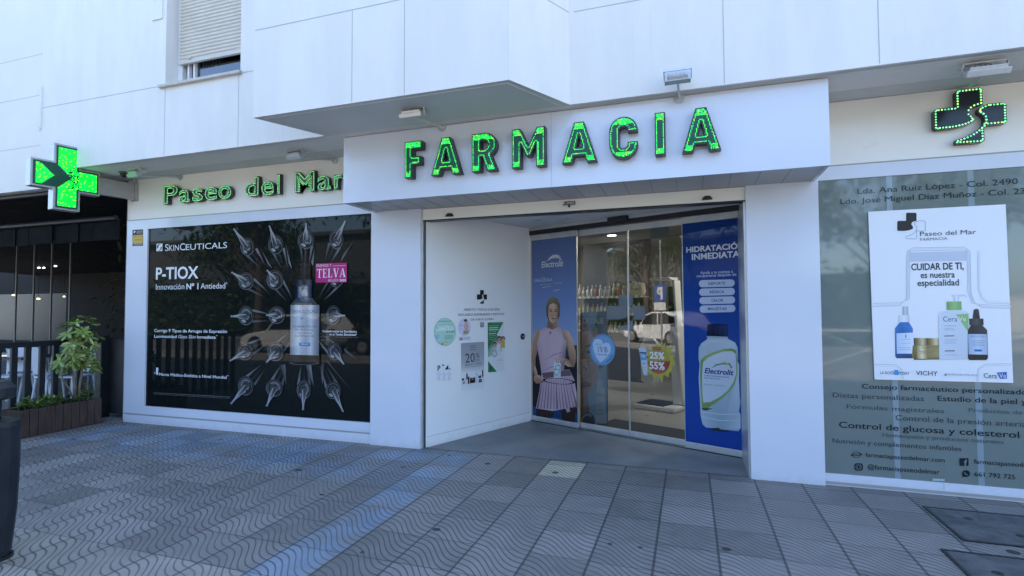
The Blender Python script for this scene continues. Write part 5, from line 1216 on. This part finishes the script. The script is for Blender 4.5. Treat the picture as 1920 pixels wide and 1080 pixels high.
w = MB(); w.box(-22, -7.5, 13.0, 13.1, 2.7, 4.0); w.build('rear_beam', M_darkmet, T)
# slender posts of the terrace screen
for i, (x, n_) in enumerate(((30, 'first'), (63, 'second'), (96, 'third'), (131, 'fourth'))):
    q = at_y(x, 560, 7.4); T = empty('screen_post', 'slender grey screen post on the terrace, %s from the photo edge' % n_, 'post', (q.x, 7.4, 0), 'slender terrace screen posts')
    w = MB(); w.box(q.x - .014, q.x + .014, 7.385, 7.415, 0, 3.0); w.build('post_tube', mat('grey tube', (.13, .13, .13), .4), T); w = MB(); w.box(q.x - .05, q.x + .05, 7.35, 7.45, -.001, .012); w.build('foot_plate', M_darkmet, T)
# fence
FE = empty('terrace_fence', 'black slatted fence with a flat rail along the cafe terrace', 'fence', (-8.03, 4.9, 0))
w = MB(); w.box(-8.06, -7.99, 2.6, 5.42, 1.07, 1.135); w.build('top_rail', M_fen, FE, bevel=.004)
w = MB(); w.box(-8.05, -8.0, 2.6, 5.42, .10, .15); w.build('bottom_rail', M_fen, FE)
for yy in (5.08, 4.79, 4.635, 4.475, 4.33, 4.165, 4.0, 3.84, 3.68, 3.52, 3.36, 3.2, 3.04, 2.88):
    w = MB(); w.box(-8.045, -8.005, yy - .033, yy + .033, .03, 1.075); w.build('slat', M_fen, FE, bevel=.003)
w = MB(); w.box(-8.09, -7.97, 5.33, 5.47, 0, 1.14); w.build('corner_post', M_fen, FE, bevel=.006)
w = MB(); w.box(-8.0, -7.66, 5.44, 5.47, .05, 1.10); w.build('end_panel', M_fen, FE)
# chairs
M_chair = mat('pale plastic chair', (.62, .65, .70), .35, var=.03)
def chair():
    T = empty('terrace_chair', 'x', 'chair', (0, 0, 0), 'pale chairs behind the terrace fence')
    w = MB(); w.prism([(-.21, -.21, .44), (.21, -.21, .44), (.19, .21, .44), (-.19, .21, .44)], (0, 0, .028)); w.build('seat', M_chair, T, bevel=.008)
    w = MB(); pr = [(-.205, .19, .50), (.205, .19, .50), (.22, .25, .86), (.20, .262, .90), (-.20, .262, .90), (-.22, .25, .86)]; w.prism(pr, (0, .02, .004)); w.build('backrest', M_chair, T, bevel=.006)
    for sx in (-1, 1):
        w = MB(); w.tube([(sx * .19, .19, .44), (sx * .21, .23, .66), (sx * .215, .26, .88)], .014, 6); w.build('back_upright', M_chair, T)
        for sy in (-1, 1):
            w = MB(); w.tube([(sx * .18, sy * .18, .45), (sx * .215, sy * .225, 0)], [.022, .015], 8); w.build('leg', M_chair, T)
    return T
c0 = chair(); spots = [(22, 705, .5, 'pale chair in the gaps of the fence nearest the trash bin'), (52, 697, 2.6, 'pale chair behind the fence, second from the trash bin'), (80, 700, -1.0, 'pale chair turned sideways behind the low leafy plants'),
    (104, 706, 3.0, 'pale chair behind the thin trunk of the potted shrub'), (138, 705, .2, 'pale chair standing just right of the shrub trunk'), (172, 690, 3.2, 'pale chair with a tall back left of the thick fence corner post'), (226, 690, 2.9, 'pale chair squeezed between the corner post and shopfront wall')]
for i, (x, y, a, lb) in enumerate(spots):
    o = c0 if i == 0 else copy_tree(c0)
    q = at_z(x, y, .45); o.location = (q.x, q.y, 0); o.rotation_euler = (0, 0, a); o['label'] = lb
for i, (x, y) in enumerate(((60, 668), (150, 664))):
    q = at_z(x, y, .74); T = empty('terrace_table', 'dark cafe table %s on the terrace' % ('between the left chairs' if i == 0 else 'behind the shrub crown'), 'table', (q.x, q.y, 0), 'dark terrace tables')
    w = MB(); w.box(q.x - .35, q.x + .35, q.y - .35, q.y + .35, .72, .745); w.build('table_top', M_fen, T, bevel=.004); w = MB(); w.tube([(q.x, q.y, .02), (q.x, q.y, .72)], .03, 10); w.build('leg', M_fen, T); w = MB(); w.lathe([(.22, 0), (.22, .015), (.04, .03)], Matrix.Translation((q.x, q.y, 0)), 16); w.build('base', M_fen, T)
# lit lamps far inside
for i, (x, y, Yd, r, lb) in enumerate(((82, 470, 9.5, .10, 'white lamp tube under the awning'), (73, 502, 10.5, .035, 'left of two tiny white spotlights'), (82, 502, 10.5, .035, 'right of two tiny white spotlights'), (104, 499, 10.5, .035, 'single tiny spotlight right of the pair'), (26, 553, 11, .05, 'yellow lamp nearest the photo edge'), (72, 560, 11, .045, 'yellow lamp above the white panels'), (120, 556, 11, .03, 'small yellow lamp beside the hanging greenery'))):
    q = at_y(x, y, Yd); T = empty('terrace_lamp', lb + ' deep inside the dark terrace', 'lamp', q, 'lit lamps inside the terrace')
    w = MB(); w.lathe([(r * .2, -r * .5), (r, -r * .3), (r, .0), (r * .3, .02)], Matrix.Translation(q), 12); w.build('lamp_glass', mat('warm lamp', (.5, .45, .3), .4, emit=(1, .72, .25) if 'yellow' in lb else (1, .97, .9), estr=1.2), T)
    w = MB(); w.tube([(q.x, q.y, q.z), (q.x, q.y, 2.8)], .006, 6); w.build('cord', M_dark, T)
# things beyond the terrace
T = empty('white_stall', 'white panelled stall in daylight beyond the dark terrace', 'stall', (-21, 17, 0))
w = MB(); M_wp = mat('white stall panel', (.30, .30, .29), .5, var=.08, vscale=1.5)
for x0, x1, z0, z1 in ((-24.5, -22.4, .95, 1.75), (-22.2, -21.1, .95, 2.05), (-20.9, -19.3, 1.0, 2.3), (-19.2, -17.9, .95, 1.9), (-17.7, -16.9, .9, 1.7)): w.box(x0, x1, 15.5, 15.6, z0, z1)
w.build('panel', M_wp, T); w = MB(); w.box(-24.6, -16.8, 15.45, 15.65, .80, .90); w.build('counter', M_alu, T); w = MB(); w.box(-40, -14, 15.7, 15.8, -.1, 5); w.build('base', M_darkmet, T)  # tall dark sheet added behind the panels to shut out bright sky
T = empty('red_kiosk', 'red kiosk front below the white panels beyond the dark terrace', 'kiosk', (-22.6, 15.2, 0)); w = MB(); w.box(-23.2, -21.2, 15.0, 15.3, .0, .98); w.box(-23.3, -21.1, 14.9, 15.3, .98, 1.04); w.build('kiosk_front', mat('red kiosk paint', (.16, .01, .012), .4), T)

# planter box with plants
PL = empty('planter_box', 'brown plank planter box against the black terrace fence', 'planter', (-7.78, 4.66, 0))
M_wood = mat('dark stained planks', (.055, .030, .022), .6, var=.35, vscale=5, bmp=.3, bscale=60, mapscale=(8, 8, 1))
y0 = 4.185; n = 10; pw = (5.11 - y0) / n
for i in range(n):
    w = MB(); dz = random.uniform(-.004, .006); w.box(-7.625, -7.60 + random.uniform(-.003, .003), y0 + i * pw + .003, y0 + (i + 1) * pw - .003, .004, .335 + dz); w.build('plank', M_wood, PL, bevel=.003)
for i in range(4):
    w = MB(); w.box(-7.955 + i * .0825, -7.955 + i * .0825 + .077, y0 - .0, y0 + .022, .004, .333); w.build('plank', M_wood, PL, bevel=.003)
w = MB(); w.box(-7.955, -7.93, y0 + .022, 5.11, .004, .333); w.box(-7.93, -7.625, 5.085, 5.11, .004, .333); w.build('rear_board', M_wood, PL)
w = MB(); w.box(-7.93, -7.625, y0 + .022, 5.085, .02, .29); w.build('soil', mat('soil', (.03, .022, .016), .95, bmp=.8, bscale=60), PL)
M_leaf = colattr_mat('green leaves', .4, .45); M_leafd = colattr_mat('dull leaves', .6, .2)
def leafcol(a, b): t = random.random(); j = .8 + .4 * random.random(); return tuple((a[i] + (b[i] - a[i]) * t) * j for i in range(3))
def leaf(mb, base, d, L, wd, col, col2=None, bend=.25, up=Vector((0, 0, 1))):
    d = d.normalized(); s = d.cross(up)
    if s.length < .05: s = d.cross(Vector((1, 0, 0)))
    s.normalize(); nrm = s.cross(d); p = []
    for t, k in ((0, .12), (.3, .75), (.6, 1), (.85, .7), (1, .05)):
        c = base + d * (L * t) - nrm * 0 - Vector((0, 0, 1)) * (bend * L * t * t); p.append((c - s * wd * k / 2, c + nrm * (-.12 * wd * k), c + s * wd * k / 2))
    for i in range(4):
        a, b2 = p[i], p[i + 1]; mb.poly([a[0], a[1], b2[1], b2[0]], col); mb.poly([a[1], a[2], b2[2], b2[1]], col2 or col)
SB = empty('potted_shrub', 'round headed umbrella leaf shrub on thin twin stems in the planter', 'shrub', (-7.78, 4.9, .29))
w = MB()
w.tube([(-7.78, 4.90, .28), (-7.775, 4.87, .55), (-7.785, 4.85, .80), (-7.77, 4.88, 1.15)], [.018, .016, .014, .009], 8); w.tube([(-7.76, 4.93, .28), (-7.77, 4.93, .5), (-7.765, 4.96, .78), (-7.76, 4.98, 1.1)], [.017, .015, .013, .009], 8); w.tube([(-7.80, 4.90, .28), (-7.79, 4.82, .5), (-7.78, 4.74, .62), (-7.78, 4.70, .78)], [.012, .01, .009, .006], 6)
w.build('trunk', mat('pale bark', (.20, .15, .10), .8, var=.2, vscale=20), SB, smooth=True)
w = MB(); rnd = random.Random(11)
whorls = []
for k in range(46):
    while True:
        u = Vector((rnd.uniform(-1, 1), rnd.uniform(-1, 1), rnd.uniform(-1, 1)))
        if .25 < u.length < 1: break
    c = Vector((-7.77, 4.92, 1.12)) + Vector((u.x * .20, u.y * .215, u.z * .37)); whorls.append((c, u))
for k in range(7): whorls.append((Vector((-7.78 + rnd.uniform(-.06, .06), 4.72 + rnd.uniform(-.07, .05), .80 + rnd.uniform(-.08, .08))), Vector((rnd.uniform(-.5, .5), -.8, -.2))))
for k in range(6): whorls.append((Vector((-7.77 + rnd.uniform(-.06, .06), 5.06 + rnd.uniform(-.05, .07), .80 + rnd.uniform(-.07, .08))), Vector((rnd.uniform(-.5, .5), .8, -.2))))
for c, u in whorls:
    ax = (u.normalized() * .8 + Vector((0, 0, .5))).normalized(); s = ax.cross(Vector((.3, .2, 1))).normalized(); t = ax.cross(s); nl = rnd.randint(5, 8); ph = rnd.random() * 6
    for i in range(nl):
        an = ph + 2 * PI * i / nl; d = (s * math.cos(an) + t * math.sin(an)) * .85 + ax * rnd.uniform(.0, .4)
        young = rnd.random() < .13
        cc = leafcol((.11, .175, .03), (.21, .27, .055)) if not young else leafcol((.30, .34, .11), (.40, .40, .16))
        leaf(w, c, d, rnd.uniform(.085, .13), rnd.uniform(.034, .050), cc, tuple(v * 1.25 for v in cc), rnd.uniform(.05, .3), ax)
w.build('crown', M_leaf, SB)
def lowplant(label, cx, cy, n_, sp, h, ca, cb, seed, lw=.03):
    T = empty('low_plant', label, 'plant', (cx, cy, .29), 'low plants in the planter'); r = random.Random(seed); w = MB(); st = MB()
    for k in range(n_):
        a = r.random() * 2 * PI; rad = sp * math.sqrt(r.random()); b = Vector((cx + rad * .55 * math.cos(a), cy + rad * math.sin(a), .29)); hh = h * r.uniform(.5, 1.1)
        top = b + Vector((.15 * hh * math.cos(a), .35 * hh * math.sin(a), hh)); st.tube([b, top], .004, 5, cap=False)
        for q in range(7):
            an = r.random() * 6.28; leaf(w, b.lerp(top, r.uniform(.45, 1)), Vector((math.cos(an), math.sin(an), r.uniform(-.2, .7))), r.uniform(.05, .09), lw * r.uniform(.8, 1.2), leafcol(ca, cb), None, r.uniform(.1, .5))
    w.build('foliage', M_leaf, T); st.build('stem', mat('green stem', (.08, .11, .03), .6), T)
lowplant('bushy light green low plant at the near end of the planter', -7.77, 4.47, 42, .20, .17, (.07, .14, .02), (.15, .22, .04), 3)
lowplant('thin low plant around the shrub stems in the planter', -7.77, 4.80, 14, .10, .10, (.03, .07, .015), (.07, .11, .03), 5)
lowplant('leggy young plant at the wall end of the planter', -7.75, 5.02, 9, .07, .26, (.08, .13, .03), (.16, .2, .06), 9, .035)
# hanging greenery on the dark party wall
T = empty('climbing_plant', 'dark hanging greenery covering the terrace wall behind the shrub', 'climbing plant', (-8.4, 8, 0)); w = MB(); rnd = random.Random(4)
for k in range(6500):
    y = rnd.uniform(5.7, 11.5); z = 3.0 - rnd.random() ** 1.2 * (2.3 - .5 * math.sin(y * 2.1)); x = -7.66 - rnd.random() ** 1.5 * (.75 + .3 * math.sin(y * 3 + z * 2))
    leaf(w, Vector((x, y, z)), Vector((rnd.uniform(-1, 0), rnd.uniform(-1, .6), rnd.uniform(-1, .4))), rnd.uniform(.07, .16), rnd.uniform(.02, .06), leafcol((.014, .03, .012), (.05, .085, .03)))
w.build('foliage', M_leafd, T)

# ------------------------------------------------------------------ litter bin, manhole covers
T = empty('litter_bin', 'dark blue grey street litter bin with a rounded hood', 'bin', (-4.18, 2.05, 0)); M_bin = mat('blue grey bin plastic', (.011, .0145, .020), .42, var=.25, vscale=9, bmp=.08, bscale=120)
def rrect(cx, cy, hw, hd, r, z, n=5):
    p = []
    for (sx, sy, a0) in ((1, 1, 0), (-1, 1, 90), (-1, -1, 180), (1, -1, 270)):
        for k in range(n + 1):
            a = math.radians(a0 + 90 * k / n); p.append((cx + sx * (hw - r) + r * math.cos(a), cy + sy * (hd - r) + r * math.sin(a), z))
    return p
def loft(rings):
    mb = MB()
    for i in range(len(rings) - 1):
        a, b2 = rings[i], rings[i + 1]; n = len(a)
        for k in range(n): mb.poly([a[k], a[(k + 1) % n], b2[(k + 1) % n], b2[k]])
    mb.poly(rings[0][::-1]); mb.poly(rings[-1]); return mb
bx, by = -4.285, 2.02
loft([rrect(bx, by, h_, h_ * .9, .09, z) for z, h_ in ((0, .235), (.05, .242), (.3, .258), (.6, .264), (.82, .264), (.85, .258), (.862, .235))]).build('bin_body', M_bin, T)
loft([rrect(bx, by, h_, h_ * .9, .09, z) for z, h_ in ((.86, .19), (.985, .19))]).build('bin_neck', M_dark, T)
loft([rrect(bx, by, h_, h_ * .9, .10, z) for z, h_ in ((.985, .225), (1.0, .245), (1.06, .245), (1.10, .215), (1.125, .15), (1.13, .08))]).build('hood', M_bin, T)
loft([rrect(bx, by, h_, h_ * .9, .09, z) for z, h_ in ((-.001, .25), (.02, .25))]).build('foot_ring', M_dark, T)
q = at_x(28, 790, bx + .262); w = MB(); w.lathe([(.012, 0), (.009, .006)], Matrix.Translation((bx + .265, by - .02, .79)) @ Matrix.Rotation(PI / 2, 4, 'Y'), 10); w.box(bx + .255, bx + .268, by - .03, by - .012, .70, .745); w.build('lock', M_alu, T)
M_iron = mat('cast iron cover', (.11, .11, .11), .55, metal=.2, var=.3, vscale=7, bmp=.5, bscale=90)
for lb, x0, x1, y0, y1 in (('dark cast iron cover in the paving just below the frosted window', 1.70, 2.9, 4.31, 4.90), ('dark cast iron cover nearer the photo corner, farther from the wall', 1.505, 2.5, 3.2, 4.08)):
    T = empty('manhole_cover', lb, 'manhole cover', ((x0 + x1) / 2, (y0 + y1) / 2, 0), 'cast iron covers')
    w = MB(); w.box(x0, x1, y0, y1, -.02, .005)
    w.build('cover_plate', M_iron, T)
    w = MB()
    for a in ((x0 - .02, x1 + .02, y0 - .02, y0), (x0 - .02, x1 + .02, y1, y1 + .02), (x0 - .02, x0, y0, y1), (x1, x1 + .02, y0, y1)): w.box(a[0], a[1], a[2], a[3], -.02, .0075)
    w.build('cover_frame', M_dark, T)
    w = MB()
    for (u, v) in ((.16, .72), (.32, .30), (.52, .62), (.84, .30)): w.lathe([(.03, .0055), (.026, .0062)], Matrix.Translation((x0 + (x1 - x0) * u, y0 + (y1 - y0) * v, 0)), 12)
    w.build('lift_hole', M_dark, T)

# ------------------------------------------------------------------ the street behind the camera, seen in the glass
M_car = mat('white car paint', (.75, .75, .75), .2); M_cg = mat('car glass', (.02, .025, .03), .05)
def car(label, x, y, m, L=4.1):
    T = empty('parked_car', label, 'car', (x, y, -.15), 'cars parked along the kerb'); Z = -.15
    prof = [(0, .35), (.02, .62), (.10, .74), (.26, .84), (.30, .86), (.42, 1.36), (.50, 1.46), (.72, 1.48), (.88, 1.38), (.97, 1.0), (1.0, .85), (1.0, .40), (.95, .26), (.05, .24)]
    w = MB(); rows = []
    for (u, z) in prof: rows.append((x + u * L, z))
    w.prism([(a, y - .84, Z + b) for a, b in rows], (0, 1.68, 0)); w.build('body', m, T, bevel=.07, seg=3)
    for s in (-.845, .845):
        w = MB(); w.prism([(x + u * L, y + s, Z + z) for u, z in ((.34, .90), (.44, 1.32), (.52, 1.40), (.60, 1.41), (.60, .92))], (0, .01, 0)); w.prism([(x + u * L, y + s, Z + z) for u, z in ((.62, .92), (.62, 1.41), (.74, 1.40), (.86, 1.20), (.86, 1.0))], (0, .01, 0)); w.build('side_window', M_cg, T)
    for u in (.19, .80):
        for s in (-.78, .78):
            w = MB(); w.lathe([(.32, -.10), (.33, -.08), (.33, .08), (.32, .10)], Matrix.Translation((x + u * L, y + s, Z + .33)) @ Matrix.Rotation(PI / 2, 4, 'X'), 20); o = w.build('wheel', M_dark, T)
            w = MB(); w.lathe([(.20, -.112), (.06, -.114), (.03, .114), (.20, .112)], Matrix.Translation((x + u * L, y + s, Z + .33)) @ Matrix.Rotation(PI / 2, 4, 'X'), 10); w.build('rim', M_alu, o)
    for s in (-.7, .7):
        w = MB(); w.box(x + L * .99, x + L * 1.003, y + s - .14, y + s + .14, Z + .78, Z + .95); w.build('tail_light', mat('red lens', (.3, .01, .01), .2), T)
    return T
car('white hatchback parked across the street, mirrored in the sliding door', -16.3, -6.15, M_car)
car("dark car parked beyond the white hatchback, mirrored in the door glass", -11.6, -6.2, mat('dark car paint', (.04, .045, .05), .2))
car('silver car parked across from the dark window poster', -5.5, -6.3, mat('silver car paint', (.35, .36, .37), .25, metal=.4))
T = empty('parking_sign', 'blue parking sign with a letter P on a tall post, mirrored in the door', 'sign', (-12.4, -4.3, 0))
w = MB(); w.tube([(-12.4, -4.3, 0), (-12.4, -4.3, 4.6)], .04, 10); w.build('post', M_alu, T); w = MB(); w.box(-12.75, -12.05, -4.25, -4.23, 1.75, 2.45); w.build('sign_plate', mat('blue sign', (.02, .08, .35), .3), T)
A = Art(Plane((-12.4, -4.228, 0), (-1, 0, 0), (0, 1, 0)), None, .001); A.P.px = lambda x, y: (x, y)
A.text('P', -.17, 1.86, .17, 1.86, 2.34, WH, .04); A.abrect(-.35, 1.40, .35, 1.72, (.7, .7, .7)); A.build('lettering', M_print, T)
def tree(label, x, y, h, r, seed, n_=2600):
    T = empty('street_tree', label, 'tree', (x, y, 0), 'trees across the street'); rn = random.Random(seed); w = MB(); w.tube([(x, y, -.15), (x + .1, y, h * .35), (x - .05, y + .1, h * .7)], [.2, .15, .06], 10)
    cl = []
    for k in range(16):
        a = rn.random() * 6.28; e = rn.uniform(-.2, 1); c = Vector((x + r * .75 * math.cos(a) * math.cos(e), y + r * .75 * math.sin(a) * math.cos(e), h * .68 + r * .8 * math.sin(e))); cl.append(c); w.tube([(x, y, h * rn.uniform(.35, .6)), c], [.06, .02], 6)
    w.build('trunk', M_bark, T); w = MB()
    for k in range(n_):
        c = rn.choice(cl) + Vector((rn.gauss(0, r * .22), rn.gauss(0, r * .22), rn.gauss(0, r * .18))); leaf(w, c, Vector((rn.uniform(-1, 1), rn.uniform(-1, 1), rn.uniform(-.8, .4))), rn.uniform(.2, .4), rn.uniform(.08, .16), leafcol((.03, .06, .015), (.09, .13, .03)))
    w.build('crown', M_leafd, T)
M_bark = mat('bark', (.12, .09, .07), .9)
tree('leafy street tree across the road, mirrored high in the sliding door', -9.5, -7.6, 7.5, 2.6, 1); tree('leafy street tree far along the kerb, mirrored left in the door glass', -19, -9, 8, 3, 2); tree('street tree across the road facing the dark window', -2.5, -15.5, 7, 2.6, 5); tree('street tree across the road facing the frosted window', 7.5, -15.2, 8, 3, 8)
for i, (x, y) in enumerate(((-26, -16), (-31, -19), (-13.5, -16.5), (-8, -15.2), (3, -16), (14, -17), (20, -15.5))):  # extra row added to cover the horizon glow and darken the reflections
    tree('street tree added in a row across the road to darken the reflections', x, y, 7.2 + i % 3, 3.2, 20 + i, 2400)
T = empty('added_hedge', 'tall clipped hedge added across the road to darken the glass reflections', 'hedge', (-20, -14.6, 0)); w = MB(); rnd = random.Random(21)  # hedge added as a dark background for the mirrored car
for k in range(9000):
    x = rnd.uniform(-46, 8); y = -14.6 + rnd.uniform(-.5, .5); z = rnd.uniform(-.1, 3.3 + .3 * math.sin(x * 1.7))
    d = Vector((rnd.uniform(-1, 1), rnd.uniform(-.4, 1), rnd.uniform(-.6, .8))).normalized() * rnd.uniform(.2, .4); n2_ = Vector((rnd.uniform(-1, 1), rnd.uniform(-.5, .5), rnd.uniform(-1, 1))).normalized() * .12
    b = Vector((x, y, z)); c = leafcol((.022, .045, .012), (.06, .10, .025)); w.poly([b - n2_ * .3, b + d * .5 - n2_, b + d, b + d * .5 + n2_], c)
w.build('foliage', M_leafd, T); w = MB(); w.box(-46, 8, -14.9, -14.6, -.15, 2.9); w.build('shade_core', mat('hedge shade', (.012, .018, .008), .9), T)  # solid dark core: shade between the leaves put into colour
T = empty('street_railing', 'grey steel railing along the kerb, mirrored in the frosted window', 'railing', (5, -4.6, 0))
w = MB(); w.tube([(1, -4.0, .95), (9, -4.0, .95)], .025, 8); w.build('top_rail', M_steel, T)
for x in (1, 3, 5, 7, 9):
    w = MB(); w.tube([(x, -4.0, 0), (x, -4.0, .95)], .025, 8); w.build('post', M_steel, T)
for x in (1, 3, 5, 7):
    w = MB(); w.tube([(x, -4.0, .9), (x + 2, -4.0, .12)], .014, 6); w.tube([(x, -4.0, .12), (x + 2, -4.0, .9)], .014, 6); w.build('brace', M_steel, T)
T = empty('opposite_building', 'building with a row of windows across the street, raised and darkened to dim the reflections', 'building', (-5, -24, 0))  # height and dark wall colour shaped to cut horizon glow in the glass
w = MB(); w.box(-60, 6, -30, -24, -.15, 7.2); w.box(-60.3, 6.3, -30, -23.6, 7.2, 7.5); w.build('wall', mat('darkened wall', (.10, .10, .10), .7, var=.06), T)
for k in range(9):
    w = MB(); w.box(-28 + k * 3.7, -26 + k * 3.7, -24.03, -23.98, 1.0, 3.2); w.build('window', M_cg, T)
T = empty('far_wall', 'long pale garden wall beyond the road, mirrored in the frosted window', 'wall', (20, -24, 0)); w = MB(); w.box(6.5, 60, -30.2, -30, -.15, 2.0); w.box(6.5, 60, -30.25, -29.95, 2.0, 2.1); w.build('wall_body', mat('pale garden wall', (.5, .47, .42), .8, var=.1), T)
